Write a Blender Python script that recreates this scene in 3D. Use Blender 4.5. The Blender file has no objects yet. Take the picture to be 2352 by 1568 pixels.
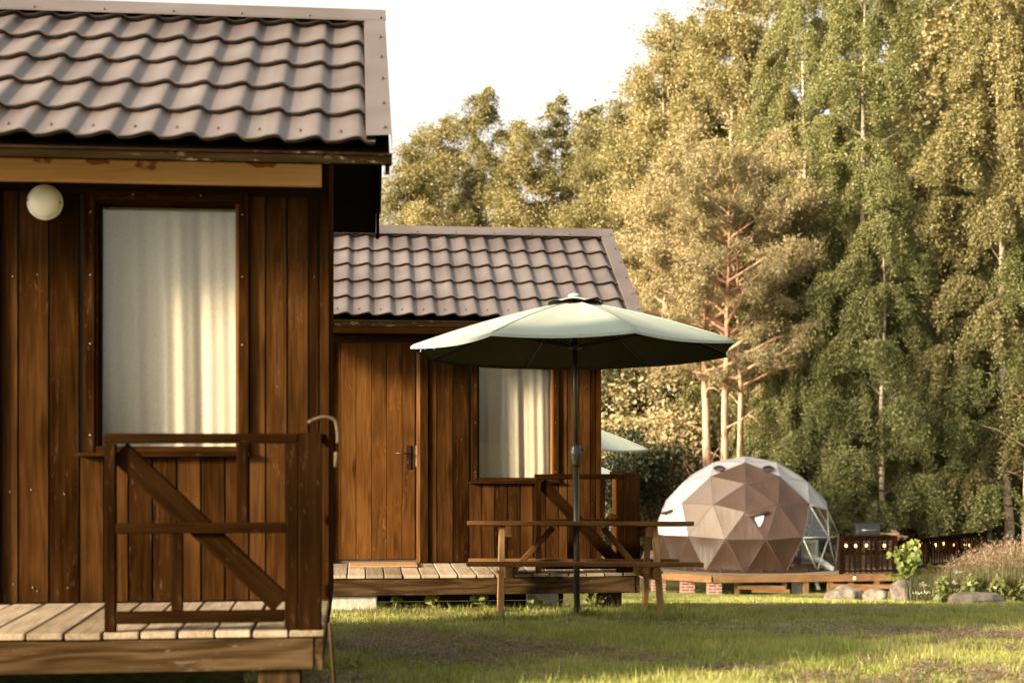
import bpy, bmesh, math, random
import numpy as np
from mathutils import Vector, Matrix

SC = bpy.context.scene
COL = SC.collection
RAD = math.radians

# ------------------------------------------------------------------ camera, sky, sun, exposure
F = 3267.0            # focal length in pixels of a 2352 px wide picture (50 mm lens)
CX, HY = 1176.0, 1010.0   # picture centre column, horizon row
ZC = 1.4              # camera height in the scene

cam_d = bpy.data.cameras.new('camera')
cam = bpy.data.objects.new('camera', cam_d)
COL.objects.link(cam)
cam.location = (0, 0, ZC)
cam.rotation_euler = (RAD(90), 0, 0)
cam_d.lens = 50.0
cam_d.sensor_width = 36.0
cam_d.shift_y = (HY - 784.0) / 2352.0
cam_d.clip_start = 0.1
cam_d.clip_end = 3000.0
cam_d.dof.use_dof = True
cam_d.dof.focus_distance = 12.4
cam_d.dof.aperture_fstop = 2.5
SC.camera = cam

SUN_EL = RAD(17.0)
SUN_AZ = math.atan2(-0.85, -0.53)      # towards the sun: x = sin, y = cos
sun_dir = Vector((math.sin(SUN_AZ) * math.cos(SUN_EL), math.cos(SUN_AZ) * math.cos(SUN_EL), math.sin(SUN_EL)))
w = bpy.data.worlds.new('World')
SC.world = w
w.use_nodes = True
wn = w.node_tree
bg = wn.nodes['Background']
sky = wn.nodes.new('ShaderNodeTexSky')
sky.sky_type = 'NISHITA'
sky.sun_disc = False
sky.sun_elevation = SUN_EL
sky.sun_rotation = SUN_AZ
sky.air_density = 1.0
sky.dust_density = 4.0
sky.ozone_density = 1.0
hs = wn.nodes.new('ShaderNodeHueSaturation')
hs.inputs['Saturation'].default_value = 0.12
hs.inputs['Value'].default_value = 1.0
wn.links.new(sky.outputs[0], hs.inputs['Color'])
wt = wn.nodes.new('ShaderNodeMix')
wt.data_type = 'RGBA'
wt.blend_type = 'MULTIPLY'
wt.inputs['Factor'].default_value = 1.0
wt.inputs['B'].default_value = (1.0, 0.95, 0.86, 1)
wn.links.new(hs.outputs[0], wt.inputs['A'])
wn.links.new(wt.outputs['Result'], bg.inputs['Color'])
bg.inputs['Strength'].default_value = 0.115

sun_l = bpy.data.lights.new('sun', 'SUN')
sun_l.energy = 5.0
sun_l.angle = RAD(8.0)
sun_l.color = (1.0, 0.79, 0.54)
sun_o = bpy.data.objects.new('sun', sun_l)
COL.objects.link(sun_o)
sun_o.location = (-20, -20, 20)
sun_o.rotation_euler = (-sun_dir).to_track_quat('-Z', 'Y').to_euler()

SC.view_settings.view_transform = 'Standard'
SC.view_settings.look = 'None'
SC.view_settings.gamma = 1.0
SC.view_settings.exposure = 1.87
SC.cycles.use_denoising = True
SC.cycles.max_bounces = 8
SC.cycles.transparent_max_bounces = 12


# ------------------------------------------------------------------ helpers
def P(px, py, d):
    """point seen at (px, py) of the 2352 px picture, d metres in front of the camera"""
    return Vector(((px - CX) / F * d, d, ZC - (py - HY) / F * d))


GD = [-60, 0, 5, 8, 11.3, 12.2, 15, 18, 24, 30, 37, 50, 70, 120, 400, 2000]
GZ = [-0.2, -0.98, -1.09, -1.21, -1.39, -1.455, -1.76, -2.09, -2.76, -3.36, -3.95, -4.6, -5.2, -5.6, -6.0, -6.0]


def gz(x, y):
    """height of the lawn"""
    z = np.interp(y, GD, GZ) + ZC
    return z + 0.03 * np.sin(x * 0.9 + y * 0.35) * np.clip((y - 13) / 10, 0, 1)


def mat(name):
    m = bpy.data.materials.new(name)
    m.use_nodes = True
    nt = m.node_tree
    return m, nt, nt.nodes['Principled BSDF']


def N(nt, t, **kw):
    n = nt.nodes.new(t)
    for k, v in kw.items():
        if k.startswith('i_'):
            key = k[2:]
            key = int(key) if key.isdigit() else key
            n.inputs[key].default_value = v
        else:
            setattr(n, k, v)
    return n


def ramp(nt, src, stops):
    r = nt.nodes.new('ShaderNodeValToRGB')
    els = r.color_ramp.elements
    while len(els) < len(stops):
        els.new(0.5)
    for e, (p, c) in zip(els, stops):
        e.position = p
        e.color = c if len(c) == 4 else (*c, 1)
    nt.links.new(src, r.inputs[0])
    return r


def mixc(nt, fac, a, b, blend='MIX'):
    m = nt.nodes.new('ShaderNodeMix')
    m.data_type = 'RGBA'
    m.blend_type = blend
    for key, v in (('Factor', fac), ('A', a), ('B', b)):
        if hasattr(v, 'is_output'):
            nt.links.new(v, m.inputs[key])
        elif key == 'Factor':
            m.inputs[0].default_value = v
        else:
            m.inputs[key].default_value = v if len(v) == 4 else (*v, 1)
    return m.outputs['Result']


def mathn(nt, op, a, b=0.0):
    m = nt.nodes.new('ShaderNodeMath')
    m.operation = op
    for i, v in enumerate((a, b)):
        if hasattr(v, 'is_output'):
            nt.links.new(v, m.inputs[i])
        else:
            m.inputs[i].default_value = v
    return m.outputs[0]


def bump(nt, bsdf, h, strength=0.3, dist=0.01):
    b = N(nt, 'ShaderNodeBump')
    b.inputs['Strength'].default_value = strength
    b.inputs['Distance'].default_value = dist
    nt.links.new(h, b.inputs['Height'])
    nt.links.new(b.outputs[0], bsdf.inputs['Normal'])


def wood(name, dark, mid, light, rough=0.6, scuff=0.0, scuff_c=(0.55, 0.42, 0.28), vary=0.25, stain=None, ring=0.5, knot=1.0, spec=0.0):
    """board wood: grain along the board (attribute 'grain', metres), each board its own tone and knots"""
    m, nt, b = mat(name)
    L = nt.links
    at = N(nt, 'ShaderNodeAttribute', attribute_name='grain')
    geo = N(nt, 'ShaderNodeNewGeometry')
    rnd = geo.outputs['Random Per Island']
    off = N(nt, 'ShaderNodeCombineXYZ')
    L.new(mathn(nt, 'MULTIPLY', rnd, 37.0), off.inputs[0])
    L.new(mathn(nt, 'MULTIPLY', rnd, 91.0), off.inputs[1])
    L.new(mathn(nt, 'MULTIPLY', rnd, 13.0), off.inputs[2])
    add = N(nt, 'ShaderNodeVectorMath', operation='ADD')
    L.new(at.outputs['Vector'], add.inputs[0])
    L.new(off.outputs[0], add.inputs[1])

    def mapped(s):
        mp = N(nt, 'ShaderNodeVectorMath', operation='MULTIPLY')
        L.new(add.outputs[0], mp.inputs[0])
        mp.inputs[1].default_value = s
        return mp.outputs[0]
    # knots push the rings aside
    vor = N(nt, 'ShaderNodeTexVoronoi', feature='F1')
    vor.inputs['Scale'].default_value = 1.0
    L.new(mapped((1.7, 7.0, 0.0)), vor.inputs['Vector'])
    kd = vor.outputs['Distance']
    kn = ramp(nt, kd, [(0.0, (1, 1, 1)), (0.10, (0.75, 0.75, 0.75)), (0.20, (0.06, 0.06, 0.06)), (0.45, (0, 0, 0))])
    wv = N(nt, 'ShaderNodeTexNoise')
    wv.inputs['Scale'].default_value = 1.0
    wv.inputs['Detail'].default_value = 3.0
    L.new(mapped((0.55, 5.0, 5.0)), wv.inputs['Vector'])
    ringv = mathn(nt, 'SINE', mathn(nt, 'ADD', mathn(nt, 'MULTIPLY', wv.outputs['Fac'], 62.0), mathn(nt, 'MULTIPLY', mathn(nt, 'POWER', kd, 0.6), 9.0 * knot)))
    fine = N(nt, 'ShaderNodeTexNoise')
    fine.inputs['Scale'].default_value = 1.0
    fine.inputs['Detail'].default_value = 6.0
    fine.inputs['Roughness'].default_value = 0.65
    L.new(mapped((3.0, 90.0, 90.0)), fine.inputs['Vector'])
    big = N(nt, 'ShaderNodeTexNoise')
    big.inputs['Scale'].default_value = 1.0
    big.inputs['Detail'].default_value = 3.0
    L.new(mapped((1.6, 6.0, 6.0)), big.inputs['Vector'])
    v = mathn(nt, 'ADD', mathn(nt, 'MULTIPLY', ringv, 0.16 * ring), mathn(nt, 'MULTIPLY', fine.outputs['Fac'], 0.75))
    v = mathn(nt, 'ADD', v, mathn(nt, 'MULTIPLY', mathn(nt, 'SUBTRACT', big.outputs['Fac'], 0.5), 0.65))
    v = mathn(nt, 'ADD', v, mathn(nt, 'MULTIPLY', mathn(nt, 'SUBTRACT', rnd, 0.5), vary))
    c = ramp(nt, v, [(0.12, dark), (0.42, mid), (0.75, light)]).outputs[0]
    rn2 = mathn(nt, 'FRACT', mathn(nt, 'MULTIPLY', rnd, 17.31))
    tone = N(nt, 'ShaderNodeCombineXYZ')
    tv = mathn(nt, 'ADD', 1.0 - vary * 0.75, mathn(nt, 'MULTIPLY', rn2, vary * 1.5))
    L.new(tv, tone.inputs[0])
    L.new(mathn(nt, 'MULTIPLY', tv, 0.99), tone.inputs[1])
    L.new(mathn(nt, 'POWER', tv, 1.2), tone.inputs[2])
    c = mixc(nt, 1.0, c, tone.outputs[0], 'MULTIPLY')
    c = mixc(nt, mathn(nt, 'MULTIPLY', kn.outputs[0], 0.75 * knot), c, tuple(x * 0.45 for x in dark))
    if scuff > 0:
        sn = N(nt, 'ShaderNodeTexNoise')
        sn.inputs['Scale'].default_value = 1.0
        sn.inputs['Detail'].default_value = 5.0
        sn.inputs['Roughness'].default_value = 0.75
        L.new(mapped((14.0, 60.0, 60.0)), sn.inputs['Vector'])
        sm = N(nt, 'ShaderNodeTexNoise')
        sm.inputs['Scale'].default_value = 1.0
        L.new(mapped((1.3, 4.0, 4.0)), sm.inputs['Vector'])
        s = mathn(nt, 'ADD', sn.outputs['Fac'], mathn(nt, 'MULTIPLY', sm.outputs['Fac'], 0.45))
        sr = ramp(nt, s, [(0.86, (0, 0, 0)), (0.93, (1, 1, 1))])
        c = mixc(nt, mathn(nt, 'MULTIPLY', sr.outputs[0], scuff), c, scuff_c)
    if stain:
        st = N(nt, 'ShaderNodeTexNoise')
        st.inputs['Scale'].default_value = 1.0
        st.inputs['Detail'].default_value = 4.0
        mp = N(nt, 'ShaderNodeVectorMath', operation='MULTIPLY')
        L.new(at.outputs['Vector'], mp.inputs[0])
        mp.inputs[1].default_value = (6.0, 2.0, 9.0)
        L.new(mp.outputs[0], st.inputs['Vector'])
        sx = N(nt, 'ShaderNodeSeparateXYZ')
        L.new(at.outputs['Vector'], sx.inputs[0])
        # drips run down from the top edge of the beam
        s = mathn(nt, 'ADD', st.outputs['Fac'], mathn(nt, 'MULTIPLY', sx.outputs[2], stain[1]))
        sr = ramp(nt, s, [(0.86, (0, 0, 0)), (0.90, (1, 1, 1))])
        c = mixc(nt, mathn(nt, 'MULTIPLY', sr.outputs[0], 0.85), c, stain[0])
    L.new(c, b.inputs['Base Color'])
    b.inputs['Roughness'].default_value = rough
    b.inputs['Specular IOR Level'].default_value = spec
    bump(nt, b, v, 0.35, 0.004)
    return m


def plain(name, c, rough=0.6, metal=0.0, noise=0.12, scale=12.0, spec=0.4, bump_s=0.0):
    m, nt, b = mat(name)
    tc = N(nt, 'ShaderNodeTexCoord')
    n = N(nt, 'ShaderNodeTexNoise')
    n.inputs['Scale'].default_value = scale
    n.inputs['Detail'].default_value = 5.0
    nt.links.new(tc.outputs['Object'], n.inputs['Vector'])
    r = ramp(nt, n.outputs['Fac'], [(0.25, tuple(x * (1 - noise) for x in c)), (0.75, tuple(min(1, x * (1 + noise)) for x in c))])
    nt.links.new(r.outputs[0], b.inputs['Base Color'])
    b.inputs['Roughness'].default_value = rough
    b.inputs['Metallic'].default_value = metal
    b.inputs['Specular IOR Level'].default_value = spec
    if bump_s:
        bump(nt, b, n.outputs['Fac'], bump_s, 0.02)
    return m


def leafmat(name, c1, c2, c3, trans=0.35, tc_mul=(1.3, 1.15, 0.5), nscale=0.55, nw=0.55):
    m = bpy.data.materials.new(name)
    m.use_nodes = True
    nt = m.node_tree
    nt.nodes.clear()
    L = nt.links
    out = N(nt, 'ShaderNodeOutputMaterial')
    geo = N(nt, 'ShaderNodeNewGeometry')
    tc = N(nt, 'ShaderNodeTexCoord')
    n = N(nt, 'ShaderNodeTexNoise')
    n.inputs['Scale'].default_value = nscale
    n.inputs['Detail'].default_value = 2.0 if nscale < 1 else 5.0
    L.new(tc.outputs['Object'], n.inputs['Vector'])
    oi = N(nt, 'ShaderNodeObjectInfo')
    v = mathn(nt, 'ADD', mathn(nt, 'MULTIPLY', geo.outputs['Random Per Island'], 1.0 - nw), mathn(nt, 'MULTIPLY', n.outputs['Fac'], nw))
    v = mathn(nt, 'ADD', v, mathn(nt, 'MULTIPLY', mathn(nt, 'SUBTRACT', oi.outputs['Random'], 0.5), 0.3))
    c = ramp(nt, v, [(0.2, c1), (0.5, c2), (0.8, c3)]).outputs[0]
    d = N(nt, 'ShaderNodeBsdfPrincipled')
    d.inputs['Roughness'].default_value = 0.5
    d.inputs['Specular IOR Level'].default_value = 0.35
    L.new(c, d.inputs['Base Color'])
    t = N(nt, 'ShaderNodeBsdfTranslucent')
    L.new(mixc(nt, 1.0, c, tc_mul, 'MULTIPLY'), t.inputs['Color'])
    mx = N(nt, 'ShaderNodeMixShader')
    mx.inputs[0].default_value = trans
    L.new(d.outputs[0], mx.inputs[1])
    L.new(t.outputs[0], mx.inputs[2])
    L.new(mx.outputs[0], out.inputs['Surface'])
    return m


def tag(o, label=None, cat=None, group=None, kind=None):
    if label:
        o['label'] = label
    if cat:
        o['category'] = cat
    if group:
        o['group'] = group
    if kind:
        o['kind'] = kind
    return o


def empty(name, loc=(0, 0, 0), rz=0.0, label=None, cat=None, group=None):
    o = bpy.data.objects.new(name, None)
    COL.objects.link(o)
    o.location = loc
    o.rotation_euler = (0, 0, rz)
    o.empty_display_size = 0.2
    return tag(o, label, cat, group)


def copy_tree(o, parent=None):
    c = o.copy()
    COL.objects.link(c)
    c.parent = parent
    for ch in [x for x in bpy.data.objects if x.parent == o]:
        copy_tree(ch, c)
    return c


class MB:
    """collects boxes, beams and tubes into one mesh, with a 'grain' coordinate for wood"""

    def __init__(s):
        s.v, s.f, s.g, s.sm, s.mi, s.cur = [], [], [], [], [], 0

    def add(s, vs, fs, gs=None, smooth=False):
        k = len(s.v)
        s.v += [tuple(v) for v in vs]
        s.g += [tuple(g) for g in gs] if gs is not None else [tuple(v) for v in vs]
        s.f += [tuple(i + k for i in f) for f in fs]
        s.sm += [smooth] * len(fs)
        s.mi += [s.cur] * len(fs)
        return s

    def hexa(s, c, gs):
        return s.add(c, [(0, 3, 2, 1), (4, 5, 6, 7), (0, 1, 5, 4), (1, 2, 6, 5), (2, 3, 7, 6), (3, 0, 4, 7)], gs)

    def box(s, x0, x1, y0, y1, z0, z1, axis=None):
        c = [(x0, y0, z0), (x1, y0, z0), (x1, y1, z0), (x0, y1, z0), (x0, y0, z1), (x1, y0, z1), (x1, y1, z1), (x0, y1, z1)]
        d = (abs(x1 - x0), abs(y1 - y0), abs(z1 - z0))
        a = axis if axis is not None else d.index(max(d))
        p = {0: (0, 1, 2), 1: (1, 0, 2), 2: (2, 0, 1)}[a]
        lo = (min(x0, x1), min(y0, y1), min(z0, z1))
        gs = [tuple(v[i] - lo[i] for i in p) for v in c]
        return s.hexa(c, gs)

    def beam(s, p, q, w, h, up=(0, 0, 1)):
        p, q, up = Vector(p), Vector(q), Vector(up)
        d = (q - p)
        L = d.length
        d.normalize()
        sd = d.cross(up)
        if sd.length < 1e-4:
            sd = d.cross(Vector((0, 1, 0)))
        sd.normalize()
        u = sd.cross(d)
        c, gs = [], []
        for t in (0, 1):
            for a, b in ((-1, -1), (1, -1), (1, 1), (-1, 1)):
                c.append(p + d * L * t + sd * (w / 2 * a) + u * (h / 2 * b))
                gs.append((L * t, w / 2 * a + w, h / 2 * b + h))
        return s.add(c, [(0, 1, 2, 3), (7, 6, 5, 4), (0, 4, 5, 1), (1, 5, 6, 2), (2, 6, 7, 3), (3, 7, 4, 0)], gs)

    def tube(s, pts, r, n=8, cap=True):
        pts = [Vector(p) for p in pts]
        m = len(pts)
        if not hasattr(r, '__len__'):
            r = [r] * m
        vs, fs, gs = [], [], []
        ref = None
        run = 0
        for i, p in enumerate(pts):
            t = (pts[min(i + 1, m - 1)] - pts[max(i - 1, 0)])
            t = t.normalized() if t.length > 1e-9 else Vector((0, 0, 1))
            if ref is None:
                ref = Vector((1, 0, 0)) if abs(t.x) < 0.9 else Vector((0, 1, 0))
            a = (ref - t * ref.dot(t)).normalized()
            ref = a
            b = t.cross(a)
            if i:
                run += (p - pts[i - 1]).length
            for k in range(n):
                an = 2 * math.pi * k / n
                vs.append(p + (a * math.cos(an) + b * math.sin(an)) * r[i])
                gs.append((run, math.cos(an) * r[i], math.sin(an) * r[i]))
        for i in range(m - 1):
            for k in range(n):
                k2 = (k + 1) % n
                fs.append((i * n + k, i * n + k2, (i + 1) * n + k2, (i + 1) * n + k))
        if cap:
            fs.append(tuple(range(n - 1, -1, -1)))
            fs.append(tuple((m - 1) * n + k for k in range(n)))
        return s.add(vs, fs, gs, True)

    def lathe(s, c, prof, n=24, axis='z'):
        """prof: list of (radius, height) along the axis"""
        vs, fs = [], []
        for r, h in prof:
            for k in range(n):
                a = 2 * math.pi * k / n
                q = {'z': (r * math.cos(a), r * math.sin(a), h), 'y': (r * math.cos(a), h, r * math.sin(a)), 'x': (h, r * math.cos(a), r * math.sin(a))}[axis]
                vs.append((c[0] + q[0], c[1] + q[1], c[2] + q[2]))
        for i in range(len(prof) - 1):
            for k in range(n):
                k2 = (k + 1) % n
                fs.append((i * n + k, i * n + k2, (i + 1) * n + k2, (i + 1) * n + k))
        fs.append(tuple(range(n - 1, -1, -1)))
        fs.append(tuple((len(prof) - 1) * n + k for k in range(n)))
        return s.add(vs, fs, None, True)

    def build(s, name, m, parent=None, bevel=0.0, loc=None, sharp=None):
        me = bpy.data.meshes.new(name)
        me.from_pydata(s.v, [], s.f)
        a = me.attributes.new('grain', 'FLOAT_VECTOR', 'POINT')
        a.data.foreach_set('vector', np.array(s.g, dtype=np.float32).ravel())
        me.polygons.foreach_set('use_smooth', s.sm)
        me.polygons.foreach_set('material_index', s.mi)
        me.update()
        bm = bmesh.new()
        bm.from_mesh(me)
        bmesh.ops.recalc_face_normals(bm, faces=bm.faces)
        bm.to_mesh(me)
        bm.free()
        if sharp:
            me.set_sharp_from_angle(angle=RAD(sharp))
        o = bpy.data.objects.new(name, me)
        COL.objects.link(o)
        if isinstance(m, (list, tuple)):
            for x in m:
                me.materials.append(x)
        else:
            me.materials.append(m)
        if parent:
            o.parent = parent
        if loc is not None:
            o.location = loc
        if bevel:
            bv = o.modifiers.new('bevel', 'BEVEL')
            bv.width = bevel
            bv.segments = 2
            bv.limit_method = 'ANGLE'
            bv.harden_normals = False
        return o


def join_into(o, other, m):
    """put the faces of a small mesh into a part's mesh as its second material"""
    bm = bmesh.new()
    bm.from_mesh(o.data)
    n0 = len(bm.faces)
    bm.from_mesh(other.data)
    bm.faces.ensure_lookup_table()
    for f in bm.faces[n0:]:
        f.material_index = 1
    bm.to_mesh(o.data)
    bm.free()
    o.data.materials.append(m)
    me = other.data
    bpy.data.objects.remove(other)
    bpy.data.meshes.remove(me)


def np_mesh(name, co, nv, m, parent=None, smooth=False):
    """mesh of many separate nv-sided faces from an array (faces, nv, 3)"""
    me = np_data(name, co, nv)
    me.materials.append(m)
    o = bpy.data.objects.new(name, me)
    COL.objects.link(o)
    if parent:
        o.parent = parent
    return o


def np_data(name, co, nv):
    co = np.ascontiguousarray(co, dtype=np.float32)
    nf = co.shape[0]
    me = bpy.data.meshes.new(name)
    me.vertices.add(nf * nv)
    me.loops.add(nf * nv)
    me.polygons.add(nf)
    me.vertices.foreach_set('co', co.reshape(-1))
    me.loops.foreach_set('vertex_index', np.arange(nf * nv, dtype=np.int32))
    me.polygons.foreach_set('loop_start', np.arange(0, nf * nv, nv, dtype=np.int32))
    me.polygons.foreach_set('loop_total', np.full(nf, nv, dtype=np.int32))
    me.update()
    me.validate()
    return me


# ------------------------------------------------------------------ materials
M = {}
M['wall'] = wood('stained_board', (0.0085, 0.0035, 0.0009), (0.0255, 0.0107, 0.0027), (0.057, 0.0255, 0.0074), 0.5, 0.22, (0.17, 0.10, 0.05), 0.4, ring=0.35, knot=0.7)
M['wall_dark'] = wood('dark_stained_board', (0.016, 0.007, 0.003), (0.050, 0.021, 0.008), (0.095, 0.042, 0.015), 0.5, 0.25, (0.30, 0.2, 0.11), 0.3)
M['door'] = wood('door_board', (0.030, 0.0118, 0.0027), (0.064, 0.0262, 0.0062), (0.108, 0.049, 0.0135), 0.45, 0.15, (0.4, 0.25, 0.12), 0.3, ring=0.35)
M['trim'] = wood('window_trim', (0.008, 0.0033, 0.0009), (0.023, 0.0095, 0.0024), (0.045, 0.020, 0.0058), 0.45, 0.15, (0.35, 0.2, 0.1), 0.2)
M['reveal'] = wood('window_reveal', (0.09, 0.04, 0.015), (0.17, 0.08, 0.03), (0.25, 0.13, 0.05), 0.5)
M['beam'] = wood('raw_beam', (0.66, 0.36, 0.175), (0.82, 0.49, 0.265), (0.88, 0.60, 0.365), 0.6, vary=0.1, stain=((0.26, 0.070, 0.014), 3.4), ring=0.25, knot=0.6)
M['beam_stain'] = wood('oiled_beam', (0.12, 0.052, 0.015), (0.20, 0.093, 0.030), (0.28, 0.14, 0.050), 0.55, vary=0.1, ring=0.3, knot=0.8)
M['fascia'] = wood('eave_board_wood', (0.007, 0.0045, 0.002), (0.014, 0.0085, 0.0036), (0.030, 0.019, 0.009), 0.5, 0.4, (0.3, 0.22, 0.12))
M['soffit'] = wood('soffit_wood', (0.008, 0.005, 0.003), (0.016, 0.010, 0.006), (0.024, 0.015, 0.009), 0.7)
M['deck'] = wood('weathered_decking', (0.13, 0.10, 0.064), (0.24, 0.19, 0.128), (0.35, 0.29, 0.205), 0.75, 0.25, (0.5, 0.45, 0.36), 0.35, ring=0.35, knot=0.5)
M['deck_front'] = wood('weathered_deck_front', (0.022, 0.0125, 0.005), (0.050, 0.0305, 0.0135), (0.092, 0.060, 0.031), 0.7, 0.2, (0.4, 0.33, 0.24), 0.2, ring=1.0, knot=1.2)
M['rail'] = wood('railing_wood', (0.0072, 0.0031, 0.0010), (0.0175, 0.0076, 0.0024), (0.034, 0.0160, 0.0056), 0.5, 0.08, (0.33, 0.22, 0.12), 0.3, ring=0.3)
M['table'] = wood('table_wood', (0.085, 0.039, 0.014), (0.160, 0.078, 0.030), (0.250, 0.135, 0.060), 0.5, 0.15, (0.5, 0.35, 0.2), 0.3)
M['table_leg'] = wood('table_leg_wood', (0.18, 0.10, 0.045), (0.33, 0.195, 0.09), (0.46, 0.29, 0.145), 0.55, 0.15, (0.5, 0.35, 0.2), 0.3)
M['pine'] = wood('new_pine', (0.20, 0.105, 0.045), (0.33, 0.19, 0.090), (0.44, 0.28, 0.145), 0.6, vary=0.3, ring=0.4)
M['dark_rail'] = wood('dark_terrace_rail', (0.010, 0.005, 0.003), (0.022, 0.010, 0.005), (0.040, 0.018, 0.008), 0.5)
M['screw'] = plain('screw', (0.06, 0.045, 0.035), 0.4, 0.6)
M['nail'] = plain('nail_head', (0.30, 0.25, 0.19), 0.35, 0.7)
M['dark_metal'] = plain('dark_metal', (0.035, 0.028, 0.022), 0.4, 0.7)
M['handle'] = plain('handle_metal', (0.030, 0.012, 0.008), 0.35, 0.5)
M['steel'] = plain('strike_plate', (0.6, 0.58, 0.52), 0.3, 0.9)
M['lamp'] = plain('opal_glass', (0.84, 0.81, 0.68), 0.25, 0, 0.03)
M['interior'] = plain('interior_board', (0.05, 0.04, 0.03), 0.8)
M['concrete'] = plain('concrete', (0.36, 0.32, 0.26), 0.9, 0, 0.25, 14, 0.2, 0.5)
M['mint'] = None
M['pole'] = plain('umbrella_pole', (0.040, 0.038, 0.026), 0.35, 0.5)
M['knob'] = plain('umbrella_collar', (0.030, 0.030, 0.024), 0.4, 0.1)
M['white'] = plain('white_plastic', (0.75, 0.73, 0.69), 0.4)
M['frame_white'] = plain('white_steel_tube', (0.72, 0.71, 0.68), 0.35, 0.2)
M['black'] = plain('black_cloth', (0.012, 0.011, 0.010), 0.8)
M['grill'] = plain('grill_lid', (0.030, 0.031, 0.034), 0.22, 0.3)
M['chair'] = plain('chair_shell', (0.012, 0.013, 0.011), 0.5)
M['pale_wood'] = wood('pale_wood', (0.32, 0.20, 0.11), (0.45, 0.30, 0.17), (0.55, 0.4, 0.25))
M['rope'] = plain('rope_fibre', (0.065, 0.040, 0.019), 0.9, 0, 0.3, 60)
M['mat'] = plain('coir_mat', (0.30, 0.17, 0.075), 0.95, 0, 0.3, 90, 0.1, 0.6)


def mk_mint():
    m = bpy.data.materials.new('mint_canvas')
    m.use_nodes = True
    nt = m.node_tree
    b = nt.nodes['Principled BSDF']
    tc = N(nt, 'ShaderNodeTexCoord')
    n = N(nt, 'ShaderNodeTexNoise')
    n.inputs['Scale'].default_value = 3.0
    n.inputs['Detail'].default_value = 6.0
    nt.links.new(tc.outputs['Object'], n.inputs['Vector'])
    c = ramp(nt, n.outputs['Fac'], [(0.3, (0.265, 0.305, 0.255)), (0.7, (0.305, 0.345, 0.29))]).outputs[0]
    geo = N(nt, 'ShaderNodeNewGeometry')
    nt.links.new(mixc(nt, geo.outputs['Backfacing'], c, (0.030, 0.036, 0.020)), b.inputs['Base Color'])  # shade under the canopy put into a dark back-face colour
    b.inputs['Roughness'].default_value = 0.85
    b.inputs['Specular IOR Level'].default_value = 0.2
    wv = N(nt, 'ShaderNodeTexNoise')
    wv.inputs['Scale'].default_value = 220.0
    nt.links.new(tc.outputs['Object'], wv.inputs['Vector'])
    s = mathn(nt, 'ADD', mathn(nt, 'MULTIPLY', n.outputs['Fac'], 1.0), mathn(nt, 'MULTIPLY', wv.outputs['Fac'], 0.05))
    bump(nt, b, s, 0.25, 0.02)
    return m


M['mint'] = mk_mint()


def mk_roof():
    m, nt, b = mat('painted_tile_sheet')
    tc = N(nt, 'ShaderNodeTexCoord')
    n = N(nt, 'ShaderNodeTexNoise')
    n.inputs['Scale'].default_value = 2.2
    n.inputs['Detail'].default_value = 7.0
    nt.links.new(tc.outputs['Object'], n.inputs['Vector'])
    n2 = N(nt, 'ShaderNodeTexNoise')
    n2.inputs['Scale'].default_value = 60.0
    n2.inputs['Detail'].default_value = 3.0
    nt.links.new(tc.outputs['Object'], n2.inputs['Vector'])
    c = ramp(nt, n.outputs['Fac'], [(0.3, (0.066, 0.051, 0.046)), (0.5, (0.088, 0.071, 0.065)), (0.7, (0.110, 0.092, 0.086))]).outputs[0]
    d = ramp(nt, n2.outputs['Fac'], [(0.62, (0, 0, 0)), (0.75, (1, 1, 1))]).outputs[0]
    c = mixc(nt, mathn(nt, 'MULTIPLY', d, 0.10), c, (0.3, 0.25, 0.2))
    nt.links.new(c, b.inputs['Base Color'])
    r = ramp(nt, n.outputs['Fac'], [(0.3, (0.34,) * 3), (0.7, (0.42,) * 3)]).outputs[0]
    nt.links.new(r, b.inputs['Roughness'])
    b.inputs['Specular IOR Level'].default_value = 0.9
    bump(nt, b, n2.outputs['Fac'], 0.04, 0.004)
    return m


M['roof'] = mk_roof()


def mk_glass(name, tint=(1, 1, 1), rough=0.0, ior=1.5, spec=1.0):
    m = bpy.data.materials.new(name)
    m.use_nodes = True
    nt = m.node_tree
    nt.nodes.clear()
    out = N(nt, 'ShaderNodeOutputMaterial')
    tr = N(nt, 'ShaderNodeBsdfTransparent')
    tr.inputs[0].default_value = (*tint, 1)
    gl = N(nt, 'ShaderNodeBsdfGlossy')
    gl.inputs['Roughness'].default_value = rough
    fr = N(nt, 'ShaderNodeFresnel')
    fr.inputs[0].default_value = ior
    mx = N(nt, 'ShaderNodeMixShader')
    geo = N(nt, 'ShaderNodeNewGeometry')
    front = mathn(nt, 'SUBTRACT', 1.0, geo.outputs['Backfacing'])
    nt.links.new(mathn(nt, 'MULTIPLY', mathn(nt, 'MULTIPLY', fr.outputs[0], spec), front), mx.inputs[0])
    nt.links.new(tr.outputs[0], mx.inputs[1])
    nt.links.new(gl.outputs[0], mx.inputs[2])
    nt.links.new(mx.outputs[0], out.inputs[0])
    return m


M['glass'] = mk_glass('window_glass', (0.95, 0.95, 0.93), 0.0, 1.6, 1.3)
M['pvc'] = mk_glass('clear_film', (0.86, 0.87, 0.82), 0.12, 1.5, 1.5)


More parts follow.
